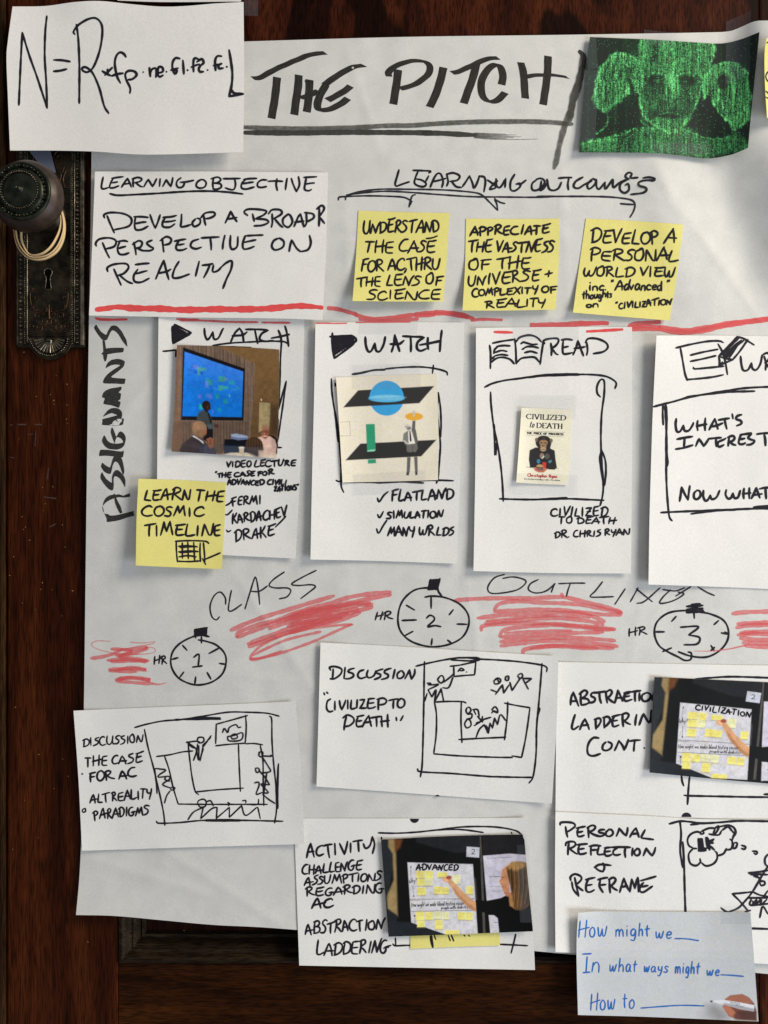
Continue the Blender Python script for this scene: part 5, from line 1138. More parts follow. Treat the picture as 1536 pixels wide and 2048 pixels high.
i1 = Ink(); draw(i1, 'AC', "502,130 600,132 720,126 860,112 980,112 1100,128; 860,110 960,98 1060,94 1180,98 1280,116 1320,142; 520,154 522,170; 1260,126 1262,134; 585,762 600,772 660,770 700,770; 540,780 575,770; 600,728 602,772; 1190,764 1280,768 1352,772; 1284,708 1272,760 1258,814", 3.6); part(i1, 'frame_drawing', M['ink'], activity)
i1 = Ink(); i1.fill([(829+9*math.cos(a), 1637.5+8.5*math.sin(a)) for a in np.linspace(0, math.pi, 12)]); part(i1, 'ink_dot', M['ink'], activity)

reflect = Sheet('index_card', 'white card reading PERSONAL REFLECTION + REFRAME with a thought cloud sketch, lower right', 'card', M['card'],
    top=[(1111, 1624), (1200, 1628), (1300, 1632.5), (1400, 1638), (1536, 1640), (1630, 1641)], right=[(1630, 1641), (1630, 1932)], bottom=[(1111, 1904), (1300, 1914), (1536, 1928), (1630, 1932)],
    left=[(1111, 1624), (1110, 1760), (1111, 1904)], base=.4, lift={'l': (2.2, 70), 'b': (1, 50)}, seed=17, group=GH, under=lambda x, y: H_big(x, y)+1.4)
for t in ("105,138 108,122 150,118 195,125 208,145 180,170 148,188; 142,150 148,190 156,222; 232,162 222,185 228,215 250,216 270,208; 215,160 255,152 278,148; 225,190 260,182; 298,150 300,190 302,225; 290,158 325,140 348,150 335,172 305,185; 308,188 340,205 372,212; 410,170 380,172 372,188 405,195 412,205 385,215 350,214; 440,170 420,190 425,212 450,215 470,195 460,172 440,168; 492,215 505,185 512,160; 512,160 540,195 560,212; 560,212 568,180 570,156; 585,222 605,185 628,158; 628,158 638,190 648,222; 595,200 645,196; 690,172 672,205 665,225 700,232 748,238",
          "165,260 160,300 158,342; 142,280 150,258 195,252 212,270 195,290 165,300; 170,302 200,325 222,338; 240,278 230,300 235,335 260,338 285,330; 222,275 262,270 292,268; 234,305 270,300; 318,285 316,320 318,345; 305,285 345,278 385,282; 318,312 360,308; 372,290 362,325 370,342 410,338; 420,298 410,322 418,348 440,350 460,342; 410,296 450,292; 415,322 450,318; 500,296 475,312 470,335 490,346 520,340; 450,292 520,290 590,292; 555,294 550,325 555,360; 605,298 600,350; 635,302 618,318 620,342 640,348 655,330 648,305 632,300; 678,350 690,320 698,298; 698,298 720,330 740,350; 740,350 755,320 762,292",
          "340,430 380,410 456,416; 400,400 410,430 400,460; 400,460 370,450 345,430",
          "178,520 176,495 205,476 245,490 250,515 215,550; 205,500 215,550 225,595 232,628; 185,530 195,580 228,622; 215,550 240,575 262,590; 300,510 285,545 285,590 310,600 340,585; 280,515 320,505 345,500; 288,555 325,548; 382,515 376,560 400,602; 365,515 400,505 432,500; 380,552 420,548; 445,510 445,560 450,605; 438,515 470,500 488,515 470,545 448,555; 455,556 475,575 498,588; 515,602 530,550 545,505; 545,505 560,550 578,588; 522,565 570,558; 585,598 592,550 598,510; 598,510 612,550 620,575; 620,575 630,530 640,500; 640,500 645,550 645,600; 680,535 658,560 655,592 680,600 740,560; 660,522 710,508 765,492; 660,565 710,555"):
    i1 = Ink(); draw(i1, 'PR', t, 4.8); part(i1, 'handwriting', M['ink'], reflect)
i1 = Ink(); draw(i1, 'PR', "856,130 930,112 1000,116 1080,126 1200,120 1330,110 1536,112 1700,114; 1004,136 1070,128; 930,112 938,200 932,320 950,430; 950,254 958,400 962,560 968,740; 1420,850 1536,854 1700,860", 4.6); part(i1, 'frame_drawing', M['ink'], reflect)
i1 = Ink(); draw(i1, 'PR', "1075,190 1040,185 1000,205 982,240 992,280 1020,296; 1020,300 1045,300; 1020,300 990,340 1000,400 1040,418 1070,395 1068,370; 1075,395 1110,420 1160,405 1186,370 1184,330 1172,320; 1190,350 1230,335 1250,300; 1250,310 1285,300 1290,250 1275,235; 1075,185 1072,200 1095,195 1085,175; 1080,180 1130,160 1170,160; 1170,160 1200,145 1180,190 1160,200 1172,165; 1130,200 1160,205 1200,205 1215,180; 1200,150 1260,140 1300,155 1315,190 1300,220; 1220,175 1260,150 1290,180; 1290,180 1310,200; 1300,205 1292,240;"
     "1305,260 1325,262 1315,295 1295,295 1300,262; 1355,278 1382,288 1375,305 1355,300; 1430,318 1462,322 1455,340 1440,332", 4.4)
for a in range(5): draw(i1, 'PR', f"{1056+a*7},232 {1062+a*7},310; 1058,{300+a*4} 1110,{298+a*4}", 4.4)
draw(i1, 'PR', "1110,225 1122,300; 1116,222 1132,300; 1125,230 1135,310; 1130,270 1160,240; 1135,280 1168,310; 1130,250 1165,235; 1140,262 1160,262", 5)
draw(i1, 'PR', "1536,340 1516,370 1520,410 1545,425; 1405,470 1460,490 1490,520; 1402,466 1470,462 1536,450; 1420,480 1480,478 1536,480; 1440,490 1470,500; 1536,425 1500,480 1460,550 1430,600; 1478,530 1490,555 1515,545 1508,525 1480,528; 1290,612 1360,606 1430,598; 1290,612 1340,660 1400,730; 1430,600 1380,660 1330,710 1262,738; 1212,708 1240,730 1262,738; 1380,735 1416,726; 1430,598 1480,620 1540,632; 1536,590 1500,640; 1395,640 1540,640; 1420,650 1418,690 1540,680; 1425,690 1460,650 1450,690 1490,650 1485,690 1530,650; 1430,660 1440,690; 1480,775 1500,700 1536,750; 1536,425 1560,440; 1536,450 1620,470", 4.2)
part(i1, 'figure_drawing', M['ink'], reflect)
# ------------------------------------------------------------------ printed pictures, painted per vertex in photo-pixel coordinates
PK = 1.14   # print ink colour -> reflectance under this light
class Canvas:
    def __init__(s, X, Y, base, seed=0):
        s.X, s.Y = X, Y; s.c = np.empty(X.shape+(3,)); s.c[:] = lin(base); s.r = np.random.default_rng(seed)
    def mix(s, m, col):
        col = lin(col) if not isinstance(col, np.ndarray) or col.ndim == 1 and np.max(col) > 1.5 else col
        s.c = s.c*(1-m[..., None])+col*m[..., None]
    def sd(s, pts):
        p = np.asarray(pts, float); X, Y = s.X, s.Y; d = np.full(X.shape, 1e9); ins = np.zeros(X.shape, bool)
        for a, b in zip(p, np.roll(p, -1, 0)):
            e = b-a; wx = X-a[0]; wy = Y-a[1]; t = np.clip((wx*e[0]+wy*e[1])/max(e@e, 1e-9), 0, 1)
            d = np.minimum(d, (wx-e[0]*t)**2+(wy-e[1]*t)**2)
            c = (a[1] > Y) != (b[1] > Y)
            with np.errstate(divide='ignore', invalid='ignore'):
                xi = a[0]+(Y-a[1])*e[0]/(e[1] if e[1] else 1e-9)
            ins ^= c & (X < xi)
        return np.where(ins, -1, 1)*np.sqrt(d)
    def poly(s, pts, col, soft=.8, a=1.0):
        s.mix(a*np.clip(.5-s.sd(pts)/(2*soft), 0, 1), col); return s
    def ell(s, cx, cy, rx, ry, col, soft=.8, a=1.0, rot=0):
        c_, s_ = math.cos(rot), math.sin(rot); dx = s.X-cx; dy = s.Y-cy
        q = np.sqrt(((dx*c_+dy*s_)/rx)**2+((-dx*s_+dy*c_)/ry)**2)
        s.mix(a*np.clip(.5-(q-1)*min(rx, ry)/(2*soft), 0, 1), col); return s
    def line(s, pts, w, col, soft=.6, a=1.0):
        for p, q in zip(pts[:-1], pts[1:]):
            p = np.array(p, float); e = np.array(q, float)-p
            t = np.clip(((s.X-p[0])*e[0]+(s.Y-p[1])*e[1])/max(e@e, 1e-9), 0, 1)
            d = np.hypot(s.X-p[0]-e[0]*t, s.Y-p[1]-e[1]*t)-w/2
            s.mix(a*np.clip(.5-d/(2*soft), 0, 1), col)
        return s
    def grain(s, amt, cell=1.6, lo=1.0):
        s.c = s.c*(1+lo*.10*vnoise(s.X, s.Y, 9, 91)[..., None]+lo*.07*vnoise(s.X, s.Y, 3.5, 92)[..., None])
        s.c[..., 2] *= 1+.06*vnoise(s.X, s.Y, 5, 93)
        s.c = s.c*(1+amt*vnoise(s.X, s.Y, cell, 90)[..., None]+amt*.6*s.r.normal(0, 1, s.X.shape)[..., None]); return s
    def out(s, punch=0.0): return np.clip(np.clip(s.c, 0, 1)**(1+punch)*(1+.9*punch)*PK, 0, .92)
def zp(z, txt):
    return [tuple(zm(z, q)) for q in parse(txt)[0]]

# green code figure
def pic_green(X, Y):
    c = Canvas(X, Y, (14, 20, 16), 3)
    X0_, Y0_ = X, Y
    X = X+2.4*vnoise(X0_, Y0_, 16, 61)+1.0*vnoise(X0_, Y0_, 6, 62)+.5*c.r.normal(0, 1, X.shape); Y = Y+2.4*vnoise(X0_, Y0_, 16, 63)+2.0*vnoise(X0_, Y0_, 5, 64)
    c.X, c.Y = X, Y
    z = 'GR'; k = ZS[z][2]
    g = np.zeros(X.shape)
    def sil(pts, val, soft=2.0, edge=.5, ew=5):
        nonlocal g
        d = c.sd(zp(z, pts)); m = np.clip(.5-d/(2*soft), 0, 1)
        g = g*(1-m)+val*m
        g = g+edge*np.exp(-(np.abs(d+1.5)/ew)**1.2)*m
    sil("215,930 225,860 400,830 620,760 800,760 1000,760 1200,830 1330,800 1420,870 1400,910 1110,975 900,960", .42, 6, .15)
    sil("300,800 340,760 400,700 400,640 480,570 560,500 600,470 640,560 640,690 560,800 320,840", .05, 4, 0)
    sil("300,560 320,440 360,320 430,250 490,228 560,240 620,285 680,310 680,380 640,420 620,520 590,500 580,420 540,330 560,520 500,580 420,640 400,670 330,620", .62, 3, .35)
    sil("1080,380 1130,335 1200,310 1270,296 1340,320 1395,360 1400,450 1420,560 1410,700 1340,760 1290,800 1260,720 1190,660 1150,590 1130,500 1080,560 1060,480", .55, 3, .35)
    sil("640,330 630,240 640,140 700,122 1000,122 1160,150 1170,240 1140,330 1070,380 1080,450 1040,560 1000,680 960,740 900,790 820,800 740,750 660,690 632,600 640,470 655,350", .50, 2.5, .45, 4)
    def dk(cx, cy, rx, ry, v, soft=5, rot=0):
        nonlocal g
        x0, y0 = zm(z, [cx, cy]); dx = X-x0; dy = Y-y0; q = np.sqrt((dx/(rx/k))**2+(dy/(ry/k))**2)
        m = np.clip(.5-(q-1)*min(rx, ry)/k/(2*soft), 0, 1); g = g*(1-m)+v*m
    dk(850, 560, 185, 150, .27, 14); dk(755, 420, 85, 50, .07, 6); dk(960, 425, 72, 48, .07, 6); dk(760, 425, 26, 18, .40, 3); dk(955, 430, 24, 18, .38, 3); dk(850, 345, 200, 26, .44, 8); dk(700, 560, 40, 60, .38, 8); dk(990, 560, 36, 60, .40, 8)
    dk(855, 450, 42, 110, .85, 7); dk(845, 540, 50, 35, .55, 6); dk(820, 665, 110, 28, .05, 4); dk(830, 722, 100, 18, .60, 5); dk(870, 250, 200, 100, .50, 18)
    dk(1215, 430, 34, 55, .02, 2.5); dk(560, 380, 36, 40, .20, 4); dk(1110, 700, 110, 140, .03, 7); dk(1120, 760, 120, 60, .03, 6); dk(520, 700, 110, 100, .04, 8)
    def ln(t, w_, v, a=.85):
        nonlocal g
        pp = [np.array(zm(z, q_)) for q_ in parse(t)[0]]
        pp = cr(pp, len(pp)*4)
        d = np.full(X.shape, 1e9)
        for p_, q_ in zip(pp[:-1], pp[1:]):
            e = q_-p_; t_ = np.clip(((X-p_[0])*e[0]+(Y-p_[1])*e[1])/max(e@e, 1e-9), 0, 1); d = np.minimum(d, np.hypot(X-p_[0]-e[0]*t_, Y-p_[1]-e[1]*t_))
        m = a*np.exp(-(d/w_)**2); g = g*(1-m)+v*m
    for t_, w_, v_ in (("415,300 380,420 340,540", 1.6, .16), ("460,290 430,420 390,580", 1.6, .16), ("510,320 480,440 440,600", 1.6, .18), ("545,360 530,460 500,570", 1.4, .14), ("360,330 430,255 500,232 570,250 640,300", 1.8, 1.0),
                       ("300,560 330,430 370,330", 1.6, .9), ("640,345 650,420 640,500 636,600 655,680 740,750", 2.2, 1.0), ("1070,400 1060,480 1030,580 985,660 940,730", 2.4, 1.0), ("600,470 620,510 640,430 640,360", 1.8, .9),
                       ("690,395 740,365 810,390", 2.0, .85), ("900,390 960,368 1030,400", 2.0, .8), ("700,430 745,412 800,430", 1.4, .04), ("920,435 965,415 1005,435", 1.4, .04), ("845,380 840,450 815,540", 1.8, .75), ("790,560 840,580 900,560", 1.4, .10),
                       ("770,662 830,650 900,664", 1.6, .62), ("780,690 830,705 890,690", 1.6, .55), ("1100,380 1180,325 1270,300 1350,330 1395,370", 2.0, .95), ("1180,480 1150,560 1190,650 1260,720", 1.8, .85), ("1250,380 1262,480 1250,600", 1.5, .2),
                       ("1310,370 1320,480 1300,620", 1.5, .2), ("1360,400 1366,500 1345,640", 1.5, .2), ("680,160 660,240 665,320", 2.0, .85), ("1120,150 1130,240 1110,320", 2.0, .7), ("640,140 625,230 640,330", 1.2, .7), ("225,870 400,835 600,770 720,760", 2.2, .9),
                       ("980,790 1100,830 1240,830", 1.8, .8), ("410,665 415,720 330,800", 1.6, .8), ("650,700 700,820 720,940", 3, .6)): ln(t_, w_, v_)
    # code rain: vertical streaks and glyph cells
    X, Y = X0_, Y0_
    g = np.clip(g*(1+.22*vnoise(X, Y, 26, 65)+.16*vnoise(X, Y*.6, 9, 66)), .02, 1.1)
    st = vnoise(X*1.0, Y*.06, 2.2, 31)*.5+vnoise(X, Y*.12, 1.3, 32)*.5
    ce = vnoise(X, Y, 1.5, 33); sp = c.r.random(X.shape)
    inten = g*1.22*(.64+.80*st+.55*ce)+.04+.30*np.clip(vnoise(X, Y*.05, 7, 67)-.15, 0, 1)*(.5+ce)
    spark = (sp > .965)*(.30+g)*1.1*(g > .12)+(sp > .993)*.7
    inten = np.clip(inten, .02, 1.5)
    col = np.stack([.010+.085*inten**2.2+.12*spark*.8, .014+.42*inten**1.8+.40*spark, .012+.115*inten**1.9+.20*spark], -1)
    c.c = col
    # overall brightening of the green print
    return np.clip(c.c*1.25, 0, .9)

def pic_lecture(X, Y):
    c = Canvas(X, Y, (124, 98, 66), 5)
    zc = (330, 680, 6.144); ZS['LC'] = zc
    q = lambda t: zp('LC', t); z = 'LC'
    def E(cx, cy, rx, ry, col, **kw): a = zm(z, [cx, cy]); c.ell(a[0], a[1], rx/6.144, ry/6.144, col, **kw)
    # wall gets darker downward in the picture
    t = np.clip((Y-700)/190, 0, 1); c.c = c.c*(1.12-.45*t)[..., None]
    c.poly(q("60,40 640,70 1000,240 1105,290 1090,700 1050,1230 60,1400"), (122, 104, 92))
    fold = vnoise(X*1.0+Y*.02, Y*.04, 3.2, 41)+.6*np.sin(X*1.15+1.2*np.sin(Y*.02))
    m = np.clip(.5-c.sd(q("60,40 640,70 1000,240 1105,290 1090,700 1050,1230 60,1400")), 0, 1)
    c.c = c.c*(1+.20*fold*m)[..., None]
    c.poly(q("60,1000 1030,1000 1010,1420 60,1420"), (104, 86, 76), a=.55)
    for x in range(230, 1000, 38): c.line([zm(z, [x, 1010]), zm(z, [x-6, 1300])], 1.1, (66, 54, 48), a=.7)
    for x in range(300, 980, 52): c.line([zm(z, [x, 75+max(0,(x-560))*.38]), zm(z, [x+6, 140+(x-300)*.33])], 1.0, (74, 60, 52), a=.7)
    c.poly(q("222,88 984,352 966,992 198,984"), (28, 27, 34)); c.poly(q("240,142 962,388 944,948 214,936"), (20, 122, 206))
    ms = np.clip(.5-c.sd(q("240,142 962,388 944,948 214,936"))/1.2, 0, 1)
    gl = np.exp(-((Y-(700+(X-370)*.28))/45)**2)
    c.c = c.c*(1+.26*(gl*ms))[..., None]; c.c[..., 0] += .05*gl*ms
    blk = [(376, 330, 30, 26, (130, 130, 210)), (420, 350, 26, 22, (110, 180, 150)), (470, 360, 34, 20, (100, 170, 90)), (415, 400, 18, 32, (95, 165, 100)), (375, 395, 22, 20, (30, 80, 170)), (450, 405, 24, 18, (30, 90, 170)),
           (520, 490, 22, 22, (60, 160, 150)), (560, 520, 24, 36, (70, 165, 110)), (515, 545, 22, 40, (120, 140, 215)), (700, 480, 44, 34, (80, 170, 90)), (750, 480, 20, 18, (120, 150, 190)), (820, 520, 36, 30, (50, 160, 150)),
           (680, 590, 22, 34, (90, 170, 90)), (740, 585, 40, 22, (70, 170, 130)), (430, 695, 20, 28, (120, 120, 205)), (540, 680, 34, 24, (100, 130, 190)), (645, 690, 22, 32, (50, 160, 130)), (745, 755, 26, 30, (50, 160, 140)),
           (900, 590, 26, 20, (50, 150, 180)), (665, 860, 22, 22, (40, 160, 150)), (585, 880, 9, 20, (110, 130, 220)), (790, 685, 9, 18, (110, 200, 230)), (560, 710, 18, 16, (120, 120, 200)), (910, 450, 40, 16, (50, 140, 200)), (620, 600, 30, 14, (60, 150, 220)), (440, 820, 20, 34, (60, 190, 150)), (850, 610, 30, 10, (60, 160, 200))]
    for x, y, a, b, cc in blk:
        c.poly(q(f"{x-a},{y-b} {x+a},{y-b+4} {x+a},{y+b} {x-a},{y+b-3}"), cc, soft=1.4, a=.62)
    c.c = c.c*(1+.06*vnoise(X, Y, 2.4, 43)*ms)[..., None]
    for y_ in range(240, 330, 14): c.line([zm(z, [390, y_]), zm(z, [520, y_+34])], .7, (70, 150, 230), a=.5)
    # flip chart on the wall, chair, table
    c.poly(q("1160,765 1298,775 1282,1070 1150,1135"), (166, 150, 116)); E(1184, 735, 10, 14, (196, 180, 150))
    for i in range(16):
        x = 1195+(i*37) % 80; y = 820+(i*53) % 270; c.line([zm(z, [x, y]), zm(z, [x+8, y+24])], .9, (120, 86, 66) if i % 3 else (80, 120, 96), a=.6)
    c.poly(q("1290,780 1400,790 1400,1180 1290,1160"), (58, 46, 38), soft=5, a=.55)
    c.poly(q("1270,1165 1340,1180 1390,1230 1400,1420 1300,1420"), (26, 24, 28), soft=1.5)
    c.poly(q("730,1220 1030,1220 1030,1400 720,1400"), (22, 24, 34)); c.poly(q("726,1290 1010,1300 990,1390 722,1385"), (38, 52, 74), soft=2)
    c.poly(q("812,1160 880,1150 1020,1182 1012,1215 900,1228 815,1205"), (156, 168, 190), soft=1.2); c.poly(q("812,1182 900,1205 1015,1195 1010,1216 900,1228 818,1208"), (104, 120, 156), soft=1)
    c.poly(q("700,1410 800,1385 1000,1385 1400,1400 1400,1460 1000,1450"), (208, 196, 180), soft=1.4)
    # presenter
    c.poly(q("480,1020 590,1040 590,1200 560,1240 470,1230"), (30, 28, 34)); 
    c.poly(q("390,960 410,900 455,865 520,880 560,930 580,1010 600,1040 580,1095 520,1060 400,1000"), (74, 80, 84), soft=1.2)
    c.poly(q("505,1040 600,1040 650,1030 660,1055 630,1080 540,1096"), (92, 100, 106), soft=1); E(632, 1054, 30, 22, (92, 58, 42)); c.poly(q("520,880 545,900 575,1010 560,1030"), (24, 26, 30), soft=1)
    c.poly(q("470,850 530,850 530,890 500,885"), (52, 36, 30)); E(505, 800, 52, 56, (50, 36, 32)); c.poly(q("530,780 560,810 562,850 530,868 505,850"), (60, 42, 34), soft=1); E(520, 822, 8, 14, (92, 60, 44))
    # seated man in front, from behind
    c.poly(q("180,1350 210,1280 330,1185 440,1220 520,1290 640,1350 650,1440 180,1400"), (70, 62, 66), soft=1.4)
    for i in range(8): c.line([zm(z, [220+i*14, 1290-i*9]), zm(z, [420+i*14, 1330+i*2])], .8, (88, 80, 82), a=.4)
    c.poly(q("330,1180 360,1175 470,1250 474,1278 420,1230"), (206, 206, 210), soft=.8)
    E(425, 1090, 88, 94, (150, 122, 98)); E(405, 1050, 66, 48, (160, 128, 104), soft=3, a=.8); E(430, 1150, 70, 46, (136, 108, 86), soft=2, a=.8); c.poly(q("335,1090 350,1090 380,1180 340,1160"), (128, 112, 96), soft=1.5); E(497, 1130, 14, 32, (160, 100, 74))
    c.poly(q("520,1230 560,1200 600,1210 598,1300 560,1340 530,1310"), (138, 96, 76), soft=1.2); c.line([zm(z, [515, 1222]), zm(z, [560, 1205])], 2.6, (156, 110, 86)); c.line([zm(z, [560, 1215]), zm(z, [556, 1280])], 1.2, (92, 62, 50))
    c.poly(q("420,1290 520,1300 560,1340 610,1340 640,1400 420,1380"), (70, 72, 92), soft=2.5, a=.7)
    # woman from behind and man facing
    c.poly(q("1140,1200 1200,1180 1290,1185 1350,1230 1370,1300 1360,1410 1230,1420 1200,1300"), (206, 178, 168), soft=1.3); c.poly(q("1290,1190 1350,1230 1366,1300 1350,1400 1310,1300"), (178, 152, 146), soft=2, a=.7)
    E(1228, 1145, 46, 68, (156, 106, 88)); E(1244, 1150, 24, 50, (128, 78, 64), soft=3, a=.7); c.poly(q("1180,1090 1200,1050 1240,1040 1280,1075 1275,1110 1230,1085 1195,1100"), (158, 122, 98), soft=1.2); c.line([zm(z, [1195, 1128]), zm(z, [1262, 1130])], 1.1, (70, 50, 46)); c.line([zm(z, [1210, 1182]), zm(z, [1250, 1182])], 1.6, (226, 190, 178)); E(1224, 1150, 7, 14, (180, 124, 104))
    E(1095, 1290, 106, 96, (74, 54, 38)); c.poly(q("1000,1300 1200,1300 1200,1420 1130,1440 1020,1390"), (66, 56, 54), soft=3)
    for i in range(12): c.line([zm(z, [1010+i*16, 1240-math.sin(i/11*3.14)*30]), zm(z, [1005+i*17, 1360])], .8, (74, 56, 44) if i % 2 else (126, 98, 74), a=.6)
    c.poly(q("908,1325 972,1325 965,1400 915,1400"), (196, 184, 164)); E(941, 1322, 34, 12, (228, 220, 206)); c.poly(q("1150,1360 1240,1350 1250,1430 1150,1440"), (206, 186, 170), soft=2, a=.8)
    c.poly(q("632,1380 640,1400 720,1395 725,1360 712,1400 650,1402"), (176, 150, 118), soft=1.2)
    c.poly(q("60,20 190,20 160,1400 40,1400"), (118, 88, 66), soft=3, a=.45)
    return c.grain(.05).out(.22)

def pic_sphere(X, Y):
    c = Canvas(X, Y, (224, 216, 198), 7); z = 'W2'; q = lambda t: zp(z, t); k = 3.937
    def E(cx, cy, rx, ry, col, **kw): a = zm(z, [cx, cy]); c.ell(a[0], a[1], rx/k, ry/k, col, **kw)
    BK = (40, 40, 40)
    E(643, 695, 135, 137, (54, 156, 214))
    c.poly(q("418,632 1018,598 900,734 300,767"), BK)
    d = np.hypot((X-zm(z, [643, 695])[0])/(138/k), (Y-zm(z, [643, 695])[1])/(140/k))
    y0 = zm(z, [0, 698])[1]; m = np.clip((1-d)*30, 0, 1)*(Y < y0+2); c.mix(m, (54, 156, 214))
    E(641, 696, 138, 30, (84, 176, 222), soft=.6); E(650, 688, 125, 18, (128, 196, 226), soft=1.2, a=.8); c.line([zm(z, [510, 704]), zm(z, [640, 698]), zm(z, [776, 688])], .6, (30, 90, 140), a=.8)
    c.poly(q("480,900 548,898 556,1100 520,1116 488,1110"), (42, 150, 112))
    c.poly(q("436,1052 1036,1021 915,1153 318,1184"), BK)
    c.poly(q("480,900 548,898 556,1104 544,1112 490,1114"), (42, 150, 112)); c.poly(q("488,1110 515,1100 556,1098 545,1112 492,1115"), (150, 214, 186), soft=.5)
    c.poly(q("494,1178 558,1174 560,1206 496,1210"), (42, 150, 112))
    E(859, 839, 71, 31, (222, 164, 52)); E(858, 805, 10, 13, (150, 150, 146)); E(858, 803, 5, 6, (236, 232, 222)); c.poly(q("850,812 866,812 864,840 852,840"), (190, 188, 182), soft=.5)
    G1, G2 = (92, 92, 92), (122, 122, 120)
    c.poly(q("846,872 870,872 868,930 876,960 890,1040 872,1052 850,1000 838,960"), G1); c.poly(q("775,975 800,955 830,950 850,960 872,1050 820,1062 800,1050 795,1066 770,1030"), G2); c.poly(q("812,958 840,956 868,1052 816,1058"), (226, 222, 212))
    c.poly(q("822,958 832,958 840,1030 830,1040 824,1020"), (36, 36, 38), soft=.4); E(805, 920, 25, 24, (208, 204, 196)); c.poly(q("795,925 832,915 836,940 810,948"), (120, 118, 114), soft=1.2); c.line([zm(z, [788, 918]), zm(z, [812, 914])], .8, (60, 60, 60))
    c.line([zm(z, [780, 1030]), zm(z, [818, 1062])], 2.6, (200, 196, 188))
    c.poly(q("798,1060 882,1050 888,1090 870,1120 845,1115 830,1122 802,1116"), (104, 100, 98)); c.poly(q("804,1160 832,1158 826,1275 800,1278"), (98, 96, 94)); c.poly(q("858,1156 886,1155 888,1272 866,1275"), (98, 96, 94)); c.line([zm(z, [845, 1070]), zm(z, [850, 1112])], .8, (50, 50, 50))
    c.poly(q("800,1276 822,1274 818,1302 796,1302"), (40, 38, 38)); c.poly(q("866,1272 886,1272 886,1300 868,1300"), (40, 38, 38))
    c.line([zm(z, [278, 884]), zm(z, [352, 880]), zm(z, [357, 988]), zm(z, [278, 992])], .55, (110, 106, 100), soft=.4)
    return c.grain(.02, lo=.1).out()

def pic_book(X, Y):
    c = Canvas(X, Y, (226, 221, 200), 9); z = 'BK'; ZS[z] = (1020, 800, 10.97); k = 10.97; q = lambda t: zp(z, t)
    def E(cx, cy, rx, ry, col, **kw): a = zm(z, [cx, cy]); c.ell(a[0], a[1], rx/k, ry/k, col, **kw)
    Bk = (34, 32, 34)
    # a plain generic ape figure at a table
    c.line([zm(z, [360, 1470]), zm(z, [1060, 1502])], .9, (80, 78, 70))
    c.poly(q("430,1100 560,1040 880,1060 980,1110 1000,1300 1030,1480 980,1530 860,1525 760,1500 600,1480 440,1490 412,1300"), Bk, soft=.7)
    E(735, 930, 175, 150, Bk); E(580, 872, 34, 44, (120, 92, 66)); E(905, 890, 34, 44, (120, 92, 66)); c.poly(q("570,960 900,970 880,1080 640,1080"), Bk)
    E(735, 935, 92, 60, (160, 126, 92)); E(730, 1010, 70, 70, (150, 118, 88)); E(727, 1080, 64, 46, (186, 156, 122)); E(690, 938, 28, 14, (40, 34, 30)); E(778, 940, 28, 14, (40, 34, 30)); E(725, 1005, 24, 10, (50, 40, 34), soft=.5); c.line([zm(z, [680, 1085]), zm(z, [770, 1085])], 1.2, (40, 32, 30))
    E(740, 850, 40, 40, (70, 56, 46), soft=1.5, a=.7)
    E(700, 1225, 48, 60, (140, 120, 104)); E(815, 1235, 55, 62, (84, 78, 74)); c.poly(q("690,1280 740,1220 755,1240 710,1290"), (220, 216, 206), soft=.6)
    c.poly(q("600,1300 650,1300 665,1370 620,1400 585,1360"), (58, 128, 158)); c.poly(q("835,1340 910,1310 915,1360 860,1390"), (70, 130, 140))
    c.poly(q("712,1365 795,1370 785,1500 720,1490"), (196, 56, 54)); E(655, 1520, 125, 60, (178, 112, 86)); c.poly(q("500,1490 830,1510 740,1590 620,1590"), (182, 104, 84), soft=1); E(655, 1450, 70, 36, (184, 150, 104)); c.poly(q("585,1470 725,1480 725,1540 590,1530"), (72, 36, 34), soft=.8); c.line([zm(z, [600, 1508]), zm(z, [715, 1514])], .8, (176, 166, 190))
    for a, b, t in ((345, 682, 1205), (365, 782, 1165)): c.line([zm(z, [a, b-6]), zm(z, [t, b+28])], .5, (70, 68, 62), soft=.4)
    return c.grain(.02, lo=.15).out()

